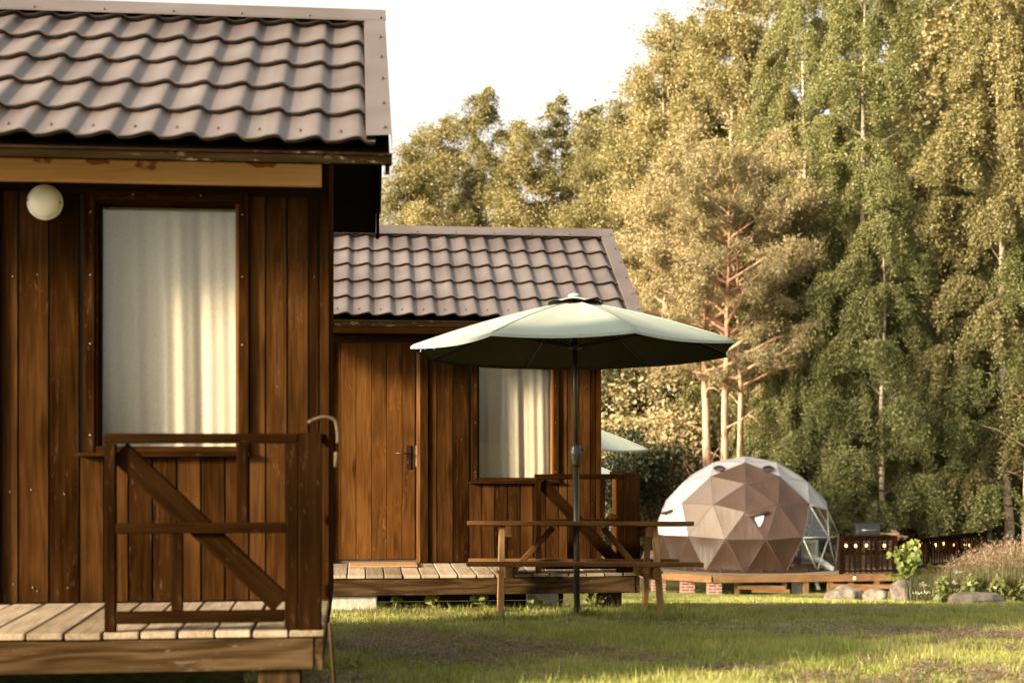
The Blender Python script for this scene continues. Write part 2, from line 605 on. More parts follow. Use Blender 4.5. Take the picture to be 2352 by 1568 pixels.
def mk_curtain():
    m = bpy.data.materials.new('linen_curtain')
    m.use_nodes = True
    nt = m.node_tree
    nt.nodes.clear()
    out = N(nt, 'ShaderNodeOutputMaterial')
    tc = N(nt, 'ShaderNodeTexCoord')
    mp = N(nt, 'ShaderNodeMapping')
    mp.inputs['Scale'].default_value = (260, 260, 60)
    nt.links.new(tc.outputs['Object'], mp.inputs[0])
    n = N(nt, 'ShaderNodeTexNoise')
    n.inputs['Scale'].default_value = 1.0
    n.inputs['Detail'].default_value = 4.0
    nt.links.new(mp.outputs[0], n.inputs['Vector'])
    c = ramp(nt, n.outputs['Fac'], [(0.3, (0.46, 0.42, 0.335)), (0.7, (0.57, 0.53, 0.435))]).outputs[0]
    d = N(nt, 'ShaderNodeBsdfDiffuse')
    t = N(nt, 'ShaderNodeBsdfTranslucent')
    nt.links.new(c, d.inputs[0])
    nt.links.new(c, t.inputs[0])
    mx = N(nt, 'ShaderNodeMixShader')
    mx.inputs[0].default_value = 0.2
    nt.links.new(d.outputs[0], mx.inputs[1])
    nt.links.new(t.outputs[0], mx.inputs[2])
    nt.links.new(mx.outputs[0], out.inputs[0])
    return m


M['curtain'] = mk_curtain()


def mk_canvas(name, c, rough=0.55, folds=0.3, axis=(9, 9, 1.2)):
    m, nt, b = mat(name)
    tc = N(nt, 'ShaderNodeTexCoord')
    mp = N(nt, 'ShaderNodeMapping')
    mp.inputs['Scale'].default_value = axis
    nt.links.new(tc.outputs['Object'], mp.inputs[0])
    n = N(nt, 'ShaderNodeTexNoise')
    n.inputs['Scale'].default_value = 1.0
    n.inputs['Detail'].default_value = 2.0
    nt.links.new(mp.outputs[0], n.inputs['Vector'])
    n2 = N(nt, 'ShaderNodeTexNoise')
    n2.inputs['Scale'].default_value = 3.0
    nt.links.new(tc.outputs['Object'], n2.inputs['Vector'])
    geo = N(nt, 'ShaderNodeNewGeometry')
    v = mathn(nt, 'ADD', mathn(nt, 'MULTIPLY', n2.outputs['Fac'], 0.6), mathn(nt, 'MULTIPLY', geo.outputs['Random Per Island'], 0.4))
    cc = ramp(nt, v, [(0.2, tuple(x * 0.9 for x in c)), (0.8, tuple(x * 1.1 for x in c))]).outputs[0]
    nt.links.new(cc, b.inputs['Base Color'])
    b.inputs['Roughness'].default_value = rough
    b.inputs['Specular IOR Level'].default_value = 0.25
    bump(nt, b, n.outputs['Fac'], folds, 0.08)
    return m


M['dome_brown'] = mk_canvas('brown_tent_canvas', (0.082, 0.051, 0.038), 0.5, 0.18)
M['dome_brown_lit'] = mk_canvas('lit_brown_tent_canvas', (0.165, 0.125, 0.098), 0.5, 0.22)  # brown canvas lightened: grazing sun on these facets put into the colour
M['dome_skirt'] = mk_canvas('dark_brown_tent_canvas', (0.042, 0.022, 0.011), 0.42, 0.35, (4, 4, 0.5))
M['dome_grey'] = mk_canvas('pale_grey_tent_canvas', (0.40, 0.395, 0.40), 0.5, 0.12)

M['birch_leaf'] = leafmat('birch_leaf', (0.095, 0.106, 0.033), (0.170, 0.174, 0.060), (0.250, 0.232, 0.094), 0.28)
M['gold_leaf'] = leafmat('sunlit_birch_leaf', (0.125, 0.114, 0.040), (0.225, 0.196, 0.080), (0.315, 0.264, 0.124), 0.28)  # birch leaf made paler and warmer, low sun put into its colour
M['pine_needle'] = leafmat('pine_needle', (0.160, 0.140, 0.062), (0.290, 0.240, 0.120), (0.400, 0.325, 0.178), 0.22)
M['dark_leaf'] = leafmat('dark_leaf', (0.018, 0.022, 0.008), (0.035, 0.040, 0.014), (0.060, 0.062, 0.022), 0.2)
M['bush_leaf'] = leafmat('bush_leaf', (0.075, 0.090, 0.026), (0.135, 0.150, 0.046), (0.210, 0.205, 0.074))
M['sapling_leaf'] = leafmat('sapling_leaf', (0.11, 0.14, 0.03), (0.17, 0.20, 0.05), (0.24, 0.26, 0.08))
M['grass'] = leafmat('grass_blade', (0.080, 0.105, 0.018), (0.225, 0.255, 0.050), (0.380, 0.340, 0.150), 0.3, (1.3, 1.15, 0.5), 2.2, 0.62)
M['weed'] = leafmat('weed_stalk', (0.045, 0.052, 0.015), (0.085, 0.085, 0.028), (0.15, 0.125, 0.055), 0.3)
M['seed'] = leafmat('grass_seed_head', (0.085, 0.050, 0.028), (0.130, 0.084, 0.048), (0.19, 0.135, 0.080), 0.2, (1.1, 1, 0.8))
M['umbel'] = leafmat('white_flower', (0.36, 0.35, 0.31), (0.44, 0.43, 0.38), (0.5, 0.49, 0.44), 0.2, (1, 1, 1))


def mk_bark(name, base, dark, sc=(3, 3, 14), thr=0.60):
    m, nt, b = mat(name)
    tc = N(nt, 'ShaderNodeTexCoord')
    mp = N(nt, 'ShaderNodeMapping')
    mp.inputs['Scale'].default_value = sc
    nt.links.new(tc.outputs['Object'], mp.inputs[0])
    n = N(nt, 'ShaderNodeTexNoise')
    n.inputs['Scale'].default_value = 1.0
    n.inputs['Detail'].default_value = 5.0
    nt.links.new(mp.outputs[0], n.inputs['Vector'])
    c = ramp(nt, n.outputs['Fac'], [(0.3, base), (thr - 0.06, tuple(x * 0.85 for x in base)), (thr + 0.04, dark)]).outputs[0]
    nt.links.new(c, b.inputs['Base Color'])
    b.inputs['Roughness'].default_value = 0.8
    bump(nt, b, n.outputs['Fac'], 0.5, 0.03)
    return m


M['birch_bark'] = mk_bark('birch_bark', (0.52, 0.42, 0.30), (0.05, 0.04, 0.03))
M['pine_bark'] = mk_bark('pine_bark', (0.56, 0.33, 0.205), (0.24, 0.125, 0.07), (9, 9, 2.2), 0.60)
M['limb_bark'] = mk_bark('limb_bark', (0.24, 0.165, 0.105), (0.07, 0.05, 0.035), (3, 3, 8))
M['dark_bark'] = mk_bark('dark_bark', (0.10, 0.075, 0.05), (0.03, 0.022, 0.016), (8, 8, 2))


def mk_ground():
    m, nt, b = mat('lawn_soil')
    tc = N(nt, 'ShaderNodeTexCoord')
    n = N(nt, 'ShaderNodeTexNoise')
    n.inputs['Scale'].default_value = 0.75
    n.inputs['Detail'].default_value = 6.0
    n.inputs['Roughness'].default_value = 0.62
    nt.links.new(tc.outputs['Object'], n.inputs['Vector'])
    n2 = N(nt, 'ShaderNodeTexNoise')
    n2.inputs['Scale'].default_value = 16.0
    n2.inputs['Detail'].default_value = 5.0
    nt.links.new(tc.outputs['Object'], n2.inputs['Vector'])
    g = ramp(nt, n2.outputs['Fac'], [(0.3, (0.060, 0.072, 0.015)), (0.55, (0.150, 0.165, 0.034)), (0.75, (0.230, 0.210, 0.075))]).outputs[0]
    s = ramp(nt, n2.outputs['Fac'], [(0.3, (0.050, 0.034, 0.018)), (0.7, (0.26, 0.19, 0.10))]).outputs[0]
    f = ramp(nt, n.outputs['Fac'], [(0.45, (0, 0, 0)), (0.55, (1, 1, 1))]).outputs[0]
    nt.links.new(mixc(nt, f, g, s), b.inputs['Base Color'])
    b.inputs['Roughness'].default_value = 0.95
    b.inputs['Specular IOR Level'].default_value = 0.1
    bump(nt, b, n2.outputs['Fac'], 0.8, 0.05)
    return m


M['ground'] = mk_ground()


def mk_rock():
    m, nt, b = mat('fieldstone')
    tc = N(nt, 'ShaderNodeTexCoord')
    n = N(nt, 'ShaderNodeTexNoise')
    n.inputs['Scale'].default_value = 4.0
    n.inputs['Detail'].default_value = 8.0
    n.inputs['Roughness'].default_value = 0.7
    nt.links.new(tc.outputs['Object'], n.inputs['Vector'])
    oi = N(nt, 'ShaderNodeObjectInfo')
    a = ramp(nt, n.outputs['Fac'], [(0.35, (0.06, 0.05, 0.036)), (0.5, (0.15, 0.125, 0.095)), (0.65, (0.24, 0.20, 0.155))]).outputs[0]
    nt.links.new(a, b.inputs['Base Color'])
    b.inputs['Roughness'].default_value = 0.9
    bump(nt, b, n.outputs['Fac'], 0.7, 0.06)
    return m


M['rock'] = mk_rock()


def mk_brick():
    m, nt, b = mat('red_brick')
    tc = N(nt, 'ShaderNodeTexCoord')
    sx = N(nt, 'ShaderNodeSeparateXYZ')
    nt.links.new(tc.outputs['Object'], sx.inputs[0])
    cb = N(nt, 'ShaderNodeCombineXYZ')
    nt.links.new(mathn(nt, 'ADD', sx.outputs[0], sx.outputs[1]), cb.inputs[0])
    nt.links.new(sx.outputs[2], cb.inputs[1])
    br = N(nt, 'ShaderNodeTexBrick')
    br.inputs['Scale'].default_value = 1.0
    br.inputs['Brick Width'].default_value = 0.22
    br.inputs['Row Height'].default_value = 0.075
    br.inputs['Mortar Size'].default_value = 0.010
    br.inputs['Color1'].default_value = (0.34, 0.105, 0.05, 1)
    br.inputs['Color2'].default_value = (0.26, 0.075, 0.04, 1)
    br.inputs['Mortar'].default_value = (0.52, 0.46, 0.40, 1)
    nt.links.new(cb.outputs[0], br.inputs['Vector'])
    nt.links.new(br.outputs[0], b.inputs['Base Color'])
    b.inputs['Roughness'].default_value = 0.9
    return m


M['brick'] = mk_brick()


def mk_bulb():
    m = bpy.data.materials.new('lit_bulb')
    m.use_nodes = True
    b = m.node_tree.nodes['Principled BSDF']
    b.inputs['Base Color'].default_value = (1, 0.8, 0.5, 1)
    b.inputs['Emission Color'].default_value = (1.0, 0.42, 0.12, 1)
    b.inputs['Emission Strength'].default_value = 1.7
    return m


M['bulb'] = mk_bulb()

# ------------------------------------------------------------------ ground
xs = np.concatenate([np.linspace(-400, -40, 10), np.linspace(-30, 40, 71), np.linspace(50, 500, 10)])
ys = np.concatenate([np.linspace(-60, 0, 7), np.linspace(1, 60, 119), np.linspace(65, 120, 12), np.linspace(150, 2000, 8)])
gm = MB()
vs, gs_ = [], []
for y in ys:
    for x in xs:
        vs.append((x, y, float(gz(x, y))))
nx = len(xs)
fs = [(j * nx + i, j * nx + i + 1, (j + 1) * nx + i + 1, (j + 1) * nx + i) for j in range(len(ys) - 1) for i in range(nx - 1)]
gm.add(vs, fs, None, True)
tag(gm.build('ground', M['ground']), kind='structure')


# ------------------------------------------------------------------ cabins
PITCH_U = 0.185


def tile_wave(t):
    t = t % 1.0
    if t < 0.26:
        return 0.5 + 0.5 * math.cos(math.pi * t / 0.26)
    x = (t - 0.26) / 0.74
    return (0.5 - 0.5 * math.cos(math.pi * x)) ** 1.5


def roof_sheet(u0, u1, eave, ridge, phase, parent, name):
    """pressed tile sheet between the points eave=(v,z) and ridge=(v,z)"""
    ev, ez = eave
    rv, rz = ridge
    S = math.hypot(rv - ev, rz - ez)
    dv, dz = (rv - ev) / S, (rz - ez) / S
    nv, nz = (-dz, dv) if dv > 0 else (dz, -dv)     # outward normal
    row = 0.35
    prof = []
    k = 0
    while k * row < S:
        a = k * row
        e = min((k + 1) * row, S)
        prof += [(a + 0.006, 0.004), (a - 0.024, 0.031), (a - 0.023, 0.036), (a + 0.03, 0.034), (e - 0.004, 0.003 + 0.012 * (1 - (e - a) / row))]
        k += 1
    n_u = int((u1 - u0) / PITCH_U * 18)
    mb = MB()
    vs, gs = [], []
    for i in range(n_u + 1):
        u = u0 + (u1 - u0) * i / n_u
        wv = 0.025 * tile_wave((u - phase) / PITCH_U)
        sheet = math.floor((u - phase) / (PITCH_U * 6) + 0.37)
        wv += 0.0022 * (sheet % 2)
        sh_ = 0.004 * math.sin(sheet * 2.7)
        for s, h in prof:
            hh = h + wv
            vs.append((u, ev + dv * (s + sh_) + nv * hh, ez + dz * (s + sh_) + nz * hh))
    m = len(prof)
    fs = []
    for i in range(n_u):
        for j in range(m - 1):
            fs.append((i * m + j, (i + 1) * m + j, (i + 1) * m + j + 1, i * m + j + 1))
    mb.add(vs, fs, None, True)
    o = mb.build(name, M['roof'], parent, sharp=32)
    return o, (dv, dz, nv, nz, S)


def cabin(origin, yaw, deck_h, cfg, label):
    """origin: ground below the front right wall corner. local x along the front (0 at that corner, negative to the left), y into the cabin"""
    R = empty('wooden_cabin', origin, yaw, label, 'cabin', 'cabins in a row')
    D = deck_h
    rnd = random.Random(cfg['seed'])
    UL = cfg['left']
    depth = 1.75
    HW = 2.12
    W0, W1, WZ0, WZ1 = -1.13, -0.44, 0.775, 1.985       # glass opening
    FO0, FO1 = -1.19, -0.385                             # outside of the window frame
    D0, D1, DZ1 = -2.465, -1.689, 2.01                   # door
    # --- wall boards
    mb = MB()

    def board(u0, u1, z0, z1, y=0.0):
        j = rnd.uniform(-0.0015, 0.0015)
        mb.box(u0 + 0.0045, u1 - 0.0045, y - 0.004 + j, y + 0.018, D + z0, D + z1)
    u = FO0 - 0.022
    edges = [u]
    while u > D1 + 0.12 + 0.147:
        u -= 0.147
        edges.append(u)
    edges.append(D1 + 0.105)
    for a, b in zip(edges[1:], edges[:-1]):
        board(a, b, 0.005, HW)
    u = D0 - 0.105
    while u > UL + 0.02:
        a = max(u - 0.147, UL)
        board(a, u, 0.005, HW)
        u = a
    u = -0.035
    e2 = [-0.035, -0.088, -0.195, -0.302, FO1]
    for a, b in zip(e2[1:], e2[:-1]):
        board(a, b, 0.005, HW)
    u = FO1
    n = 7
    step = (FO1 - FO0 + 0.022) / n
    for k in range(n):
        board(FO0 - 0.022 + k * step, FO0 - 0.022 + (k + 1) * step, 0.005, WZ0 - 0.05)
    board(FO0 - 0.022, FO1, WZ1 + 0.055, HW)
    board(D0 - 0.105, D1 + 0.105, DZ1 + 0.06, HW)
    # right gable, left gable, back: vertical boards up to the rafters
    ridge_v = cfg['ridge_v']

    def gable_h(v):
        if v < ridge_v:
            return cfg['eave_z'] - 0.12 + (v - cfg['eave_v']) * math.tan(cfg['pitch'])
        return cfg['ridge_z'] - 0.12 - (v - ridge_v) * math.tan(cfg['pitch'])
    for side in (0, 1):
        v = 0.03
        while v < depth - 0.02:
            b = min(v + 0.125, depth)
            h = min(gable_h(v), gable_h(b))
            if side == 0:
                mb.box(-0.012, 0.010, v + 0.003, b - 0.003, D - 0.12, D + h, 2)
            else:
                mb.box(UL - 0.010, UL + 0.012, v + 0.003, b - 0.003, D - 0.12, D + h, 2)
            v = b
    v = UL
    while v < -0.02:
        b = min(v + 0.147, 0.0)
        mb.box(v + 0.003, b - 0.003, depth - 0.004, depth + 0.018, D - 0.12, D + HW, 2)
        v = b
    mb.box(-0.032, 0.012, -0.012, 0.028, D - 0.02, D + HW - 0.02)        # corner trim
    wall_mb = mb
    # --- the shell behind the boards, with the window left open
    sh = MB()
    a0, a1, y0, y1 = UL + 0.02, -0.02, 0.022, 0.10
    sh.box(a0, W0 - 0.02, y0, y1, D - 0.1, D + HW)
    sh.box(W1 + 0.02, a1, y0, y1, D - 0.1, D + HW)
    sh.box(W0 - 0.02, W1 + 0.02, y0, y1, D - 0.1, D + WZ0 - 0.02)
    sh.box(W0 - 0.02, W1 + 0.02, y0, y1, D + WZ1 + 0.02, D + HW)
    sh.box(a0, a1, y1 + 0.002, depth - 0.03, D - 0.1, D - 0.06)
    sh.box(a0, a1, y1 + 0.002, depth - 0.03, D + HW - 0.05, D + HW)
    sh.box(a0, a1, depth - 0.028, depth - 0.008, D - 0.1, D + HW)
    sh.box(a0, a0 + 0.03, y1 + 0.002, depth - 0.03, D - 0.05, D + HW - 0.055)
    sh.box(a1 - 0.03, a1, y1 + 0.002, depth - 0.03, D - 0.05, D + HW - 0.055)
    sh.build('inner_wall', M['interior'], R)
    # --- window
    wf = MB()
    wf.box(FO0, W0 - 0.006, -0.030, 0.016, D + WZ0 - 0.03, D + WZ1 + 0.055)
    wf.box(W1 + 0.006, FO1, -0.030, 0.016, D + WZ0 - 0.03, D + WZ1 + 0.055)
    wf.box(W0 - 0.006, W1 + 0.006, -0.028, 0.016, D + WZ1 + 0.006, D + WZ1 + 0.052)
    win = wf.build('window', M['trim'], R, 0.003)
    rv = MB()
    rv.box(W1 - 0.010, W1 + 0.006, -0.022, 0.10, D + WZ0, D + WZ1)
    rv.build('frame', M['reveal'], win, 0.002)  # paler wood on this side only: light catching the right reveal, as colour
    rv = MB()
    rv.box(W0 - 0.006, W0 + 0.010, -0.022, 0.10, D + WZ0, D + WZ1)
    rv.box(W0 + 0.010, W1 - 0.010, -0.020, 0.10, D + WZ1 - 0.010, D + WZ1 + 0.005)
    rv.build('frame', M['trim'], win, 0.002)
    sl = MB()
    sl.box(FO0 - 0.02, FO1 + 0.01, -0.052, 0.012, D + WZ0 - 0.052, D + WZ0 - 0.031)
    sl.box(W0 - 0.005, W1 + 0.005, -0.026, 0.10, D + WZ0 - 0.030, D + WZ0 - 0.001)
    sl.build('sill', M['trim'], win, 0.003)
    g = MB()
    g.box(W0 + 0.010, W1 - 0.010, 0.055, 0.059, D + WZ0, D + WZ1 - 0.010)
    g.build('pane', M['glass'], win)
    # --- door
    dm = MB()
    du = (D1 - D0 - 0.02) / 6.0
    widths = [0.62, 1.02, 1.06, 1.04, 1.04, 0.88]
    tot = sum(widths)
    u = D0 + 0.008
    for k in range(6):
        b = u + widths[k] / tot * (D1 - D0 - 0.024)
        dm.box(u + 0.002, b - 0.002, 0.008 + rnd.uniform(-.001, .001), 0.024, D + 0.035, D + DZ1 - 0.01)
        u = b
    door = dm.build('door', M['door'], R, 0.003)
    hp = MB()
    hx = D1 - 0.075
    hp.box(hx - 0.021, hx + 0.021, -0.002, 0.0065, D + 0.86, D + 1.075)
    hp.tube([(hx, 0.0, D + 1.0), (hx, -0.045, D + 1.0), (hx - 0.02, -0.052, D + 1.0), (hx - 0.12, -0.050, D + 1.002)], 0.008, 8)
    hp.tube([(hx, -0.006, D + 0.915), (hx, 0.0, D + 0.915)], 0.010, 8)
    hp.build('handle', M['handle'], door)
    sp = MB()
    sp.box(D1 - 0.011, D1 - 0.003, 0.003, 0.0075, D + 0.88, D + 1.07)
    sp.build('strike_plate', M['steel'], door)
    df = MB()
    df.box(D0 - 0.10, D0 + 0.004, -0.026, 0.016, D + 0.004, D + DZ1 + 0.055)
    df.box(D1 + 0.032, D1 + 0.10, -0.030, 0.016, D + 0.004, D + DZ1 + 0.055)
    df.box(D0 + 0.005, D1 + 0.031, -0.028, 0.016, D + DZ1, D + DZ1 + 0.053)
    df.build('door_frame', M['trim'], R, 0.003)
    dj = MB()
    dj.box(D1 - 0.002, D1 + 0.031, -0.014, 0.02, D + 0.004, D + DZ1 - 0.002)
    dj.build('door_jamb', M['reveal'], R, 0.003)
    # nail heads
    nl = wall_mb
    nl.cur = 1
    for z in (0.83, 1.28, 1.62, 1.93):
        for ux in (FO0 + 0.035, FO1 - 0.032):
            nl.lathe((ux, 0, D + z), [(0.0045, -0.0335), (0.004, -0.029)], 6, 'y')
    for ux in (-0.95, -0.62):
        nl.lathe((ux, 0, D + WZ1 + 0.035), [(0.0045, -0.0315), (0.004, -0.027)], 6, 'y')
    for k in range(12):
        ux = rnd.choice([(e2[i] + e2[i + 1]) / 2 for i in range(3)] + [(edges[i] + edges[i + 1]) / 2 for i in range(len(edges) - 1)])
        nl.lathe((ux + rnd.uniform(-.02, .02), 0, D + rnd.choice([0.08, 0.55, 1.1, 1.6, 2.0]) + rnd.uniform(-.03, .03)), [(0.0032, -0.0085), (0.003, -0.003)], 6, 'y')
    wall = wall_mb.build('wall', [M['wall'], M['nail']], R, 0.003)
    # --- eave beam, eave board, rafters, soffit
    bmz = cfg['beam_z']
    bm_ = MB()
    bm_.box(UL - 0.02, -0.022, -0.072, -0.006, D + bmz, D + bmz + 0.112)
    bo = bm_.build('eave_beam', cfg['beam_mat'], R, 0.004)
    be = MB()
    be.box(-0.020, 0.008, -0.074, -0.014, D + bmz - 0.008, D + bmz + 0.11)
    be.build('beam_end', M['trim'], bo, 0.003)
    bd = MB()
    bd.box(UL - 0.02, 0.0, -0.020, -0.008, D + bmz - 0.05, D + bmz - 0.004)
    bd.box(UL - 0.02, 0.006, -0.005, 0.03, D + bmz + 0.06, D + gable_h(0.0) - 0.03)
    bd.build('top_board', M['soffit'], R, 0.002)
    ev, ez = cfg['eave_v'], cfg['eave_z']
    u0, u1 = UL - 0.25, cfg['over_r']
    Sl = cfg['slope_len']
    cp, sp_ = math.cos(cfg['pitch']), math.sin(cfg['pitch'])
    rvv, rzz = ev + Sl * cp, D + ez + Sl * sp_
    fb = MB()
    fz = D + ez - 0.052
    fb.box(u0, u1 + 0.003, ev + 0.012, ev + 0.05, fz - 0.028, fz + 0.022)
    fb.tube([(u0, ev + 0.012, fz + 0.017), (u1 + 0.004, ev + 0.012, fz + 0.017)], 0.009, 8)
    fb.build('eave_board', M['fascia'], R, 0.006)
    # --- roof
    ph = cfg['phase']
    roof, (dv, dz, nv, nz, S) = roof_sheet(u0, u1 - 0.075, (ev, D + ez), (rvv, rzz), ph, R, 'roof')
    # the slope at the back
    back_len = cfg['back_len']
    bev, bez = rvv + back_len * cp, rzz - back_len * sp_
    rb, _ = roof_sheet(u0, u1 - 0.075, (bev, bez), (rvv, rzz), ph, roof, 'rear_tile_sheet')
    so = MB()
    for (v0, z0, v1, z1) in ((ev + 0.03, D + ez - 0.03, rvv, rzz - 0.03), (rvv + 0.002, rzz - 0.03, bev, bez - 0.03)):
        so.hexa([(u0, v0, z0 - 0.05), (u1 - 0.03, v0, z0 - 0.05), (u1 - 0.03, v1, z1 - 0.05), (u0, v1, z1 - 0.05),
                 (u0, v0, z0), (u1 - 0.03, v0, z0), (u1 - 0.03, v1, z1), (u0, v1, z1)],
                [(a, b, c) for a in (0.0,) for b in (0, .1) for c in (0, .1, .2, .3)])
    so.build('soffit', M['soffit'], roof)
    # ridge cap
    rc = MB()
    nx_ = 2
    capw = 0.155
    top = 0.062
    pts = [(-capw, 0.062, -1), (-capw + 0.004, 0.071, -1), (-0.035, 0.074, -1), (0, 0.080, 0), (0.035, 0.074, 1), (capw - 0.004, 0.071, 1), (capw, 0.062, 1)]

    def cap_pt(s, h, side):
        if side <= 0:
            return (rvv + s * cp + nv * h, rzz + s * sp_ + nz * h)
        return (rvv + s * cp - nv * h, rzz - s * sp_ + nz * h)
    seg = [u0 - 0.01, u0 + 1.55, u1 + 0.005]
    for i in range(2):
        a, b = seg[i] - (0.05 if i else 0), seg[i + 1]
        lift = 0.002 * i
        vs, fs = [], []
        for uu in (a, b):
            for s, h, sd in pts:
                q = cap_pt(s, h + lift, sd)
                vs.append((uu, q[0], q[1]))
        m_ = len(pts)
        for j in range(m_ - 1):
            fs.append((j, m_ + j, m_ + j + 1, j + 1))
        rc.add(vs, fs)
    rc.build('ridge_cap', M['roof'], roof)
    # verge trim on the right end (and left)
    for ue, sg in ((u1, 1), (u0, -1)):
        for (pv, pz, qv, qz, n_v) in ((ev - 0.025 * cp, D + ez - 0.025 * sp_, rvv - 0.12 * cp, rzz - 0.12 * sp_, nv), (bev, bez, rvv, rzz, -nv)):
            hh = 0.068
            a = (pv + n_v * hh, pz + nz * hh)
            b = (qv + n_v * hh, qz + nz * hh)
            w_ = 0.115
            vt = MB()
            ui = ue - sg * w_
            vs = [(ui, a[0], a[1] - 0.006), (ue, a[0], a[1]), (ue + 0.002 * sg, a[0] + n_v * -0.11, a[1] - nz * 0.11),
                  (ui, b[0], b[1] - 0.006), (ue, b[0], b[1]), (ue + 0.002 * sg, b[0] + n_v * -0.11, b[1] - nz * 0.11), (ui - sg * 0.002, a[0] - n_v * 0.03, a[1] - nz * 0.03), (ui - sg * 0.002, b[0] - n_v * 0.03, b[1] - nz * 0.03)]
            vt.add(vs, [(0, 1, 4, 3), (1, 2, 5, 4), (6, 0, 3, 7)])
            vt.build('verge_trim', M['roof'], roof)
    # end boards under the verge
    for ue in (u1 - 0.028, u0 + 0.02):
        for (v0, z0, v1, z1) in ((ev + 0.05, D + ez - 0.05, rvv - 0.001, rzz - 0.05), (rvv + 0.001, rzz - 0.05, bev - 0.01, bez - 0.05)):
            eb = MB()
            eb.hexa([(ue, v0, z0 - 0.07), (ue + 0.02, v0, z0 - 0.07), (ue + 0.02, v1, z1 - 0.07), (ue, v1, z1 - 0.07),
                     (ue, v0, z0 + 0.04), (ue + 0.02, v0, z0 + 0.04), (ue + 0.02, v1, z1 + 0.04), (ue, v1, z1 + 0.04)],
                    [(a, b, c) for a in (0.0,) for b in (0, .1) for c in (0, .1, .2, .3)])
            eb.build('barge_board', M['soffit'], roof)
    # roof screws
    sc = MB()

    def screw(u, s, h, dvv=None):
        c = Vector((u, ev + dv * s + nv * h, D + ez + dz * s + nz * h))
        q = c + Vector((0, nv, nz)) * 0.010
        sc.tube([c - Vector((0, nv, nz)) * 0.004, q], [0.0085, 0.0065], 6)
    k = math.ceil((u0 - ph) / PITCH_U)
    i = 0
    while ph + (k + 0.55) * PITCH_U < u1 - 0.12:
        uu = ph + (k + 0.55) * PITCH_U
        if i % 1 == 0:
            screw(uu, 0.075, 0.036)
        if i % 2 == 0:
            screw(uu, Sl - 0.135, 0.072)
        if i % 3 == 1:
            for r in (1, 3, 4):
                screw(uu + 0.03, r * 0.35 - 0.015, 0.010)
        k += 1
        i += 1
    for s in (0.06, 0.38, 0.73, 1.07, 1.40):
        screw(u1 - 0.032, s, 0.067)
    screw(u1 - 0.025, Sl - 0.135, 0.074)
    join_into(roof, sc.build('screw', M['screw'], None), M['screw'])
    # --- porch deck
    dv0 = -cfg['deck_d']
    dr = cfg['deck_r']
    pd = MB()
    u = dr
    while u > UL - 0.2:
        a = u - 0.144
        j = rnd.uniform(-.003, .003)
        pd.box(a, u, dv0 + rnd.uniform(-.006, .004), -0.030, D - 0.028 + j, D + j, 1)
        u = a - rnd.uniform(0.008, 0.013)
    deck = pd.build('porch_deck', M['deck'], R, 0.005)
    ff = MB()
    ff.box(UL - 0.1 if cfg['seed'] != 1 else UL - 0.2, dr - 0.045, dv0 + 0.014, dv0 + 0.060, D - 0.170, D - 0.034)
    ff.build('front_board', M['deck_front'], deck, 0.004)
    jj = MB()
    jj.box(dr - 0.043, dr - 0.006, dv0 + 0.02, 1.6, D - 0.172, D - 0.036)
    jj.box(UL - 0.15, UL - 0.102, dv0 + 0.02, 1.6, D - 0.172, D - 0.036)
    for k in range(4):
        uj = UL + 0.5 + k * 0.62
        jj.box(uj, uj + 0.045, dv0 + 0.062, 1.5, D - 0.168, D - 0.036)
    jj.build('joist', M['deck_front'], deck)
    fp = MB()
    if cfg['seed'] == 1:
        fp.box(dr - 0.28, dr - 0.10, dv0 + 0.05, dv0 + 0.23, -0.35, D - 0.174)
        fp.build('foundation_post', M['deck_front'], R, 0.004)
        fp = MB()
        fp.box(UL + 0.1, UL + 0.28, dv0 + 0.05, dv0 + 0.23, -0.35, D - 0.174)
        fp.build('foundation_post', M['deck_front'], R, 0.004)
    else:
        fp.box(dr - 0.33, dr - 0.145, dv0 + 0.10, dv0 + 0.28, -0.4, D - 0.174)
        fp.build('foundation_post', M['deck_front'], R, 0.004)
    blocks = [(-2.60, -2.06, dv0 + 0.06, dv0 + 0.26, -0.5, D - 0.176), (-0.5, -0.2, depth - 0.4, depth - 0.1, -1.0, D - 0.2), (UL + 0.3, UL + 0.6, depth - 0.4, depth - 0.1, -1.0, D - 0.2)]
    if cfg['seed'] != 1:
        blocks.append((dr - 0.55, dr - 0.10, dv0, dv0 + 0.4, -0.35, D - 0.174 - 0.14))
    for b_ in blocks:
        cb = MB()
        cb.box(*b_)
        cb.build('foundation_block', M['concrete'], R, 0.012)
    sk = MB()
    for k in range(3):
        sk.box(UL, -0.1, depth - 0.05, depth - 0.03, D - 0.75 + k * 0.21, D - 0.545 + k * 0.21, 0)
    sk.build('gap_backing', M['soffit'], R)  # dark boards added behind the gap so the space under the cabin reads black
    # --- railing on the right front corner of the deck
    rl = cfg['rail_l']
    rr = cfg['rail_r']
    rt = 0.834
    y0r = dv0 + 0.004
    RT = empty('railing', (0, 0, 0))
    RT.parent = R
    T = 0.046

    def rail(name, *boxes, m=None):
        q = MB()
        for b in boxes:
            q.box(*b)
        return q.build(name, m or M['rail'], RT, 0.004)
    rail('post', (rl, rl + 0.046, y0r, y0r + 0.046, D + 0.002, D + rt - 0.045))
    pw = cfg['post_w']
    rail('post', (rr - pw - 0.058, rr - pw - 0.002, y0r, y0r + 0.046, D + 0.002, D + rt - 0.045))
    rail('post', (rr - pw, rr - 0.002, y0r - 0.002, y0r + 0.03, D - 0.01, D + rt + 0.003))
    rail('top_rail', (rl - 0.004, rr - pw - 0.002, y0r - 0.004, y0r + 0.075, D + rt - 0.043, D + rt))
    rail('top_rail', (rr - 0.07, rr, y0r + 0.032, -0.035, D + rt - 0.043, D + rt))
    rail('bottom_rail', (rl + 0.048, rr - pw - 0.06, y0r - 0.002, y0r + 0.044, D + 0.035, D + 0.085))
    zm = D + 0.435
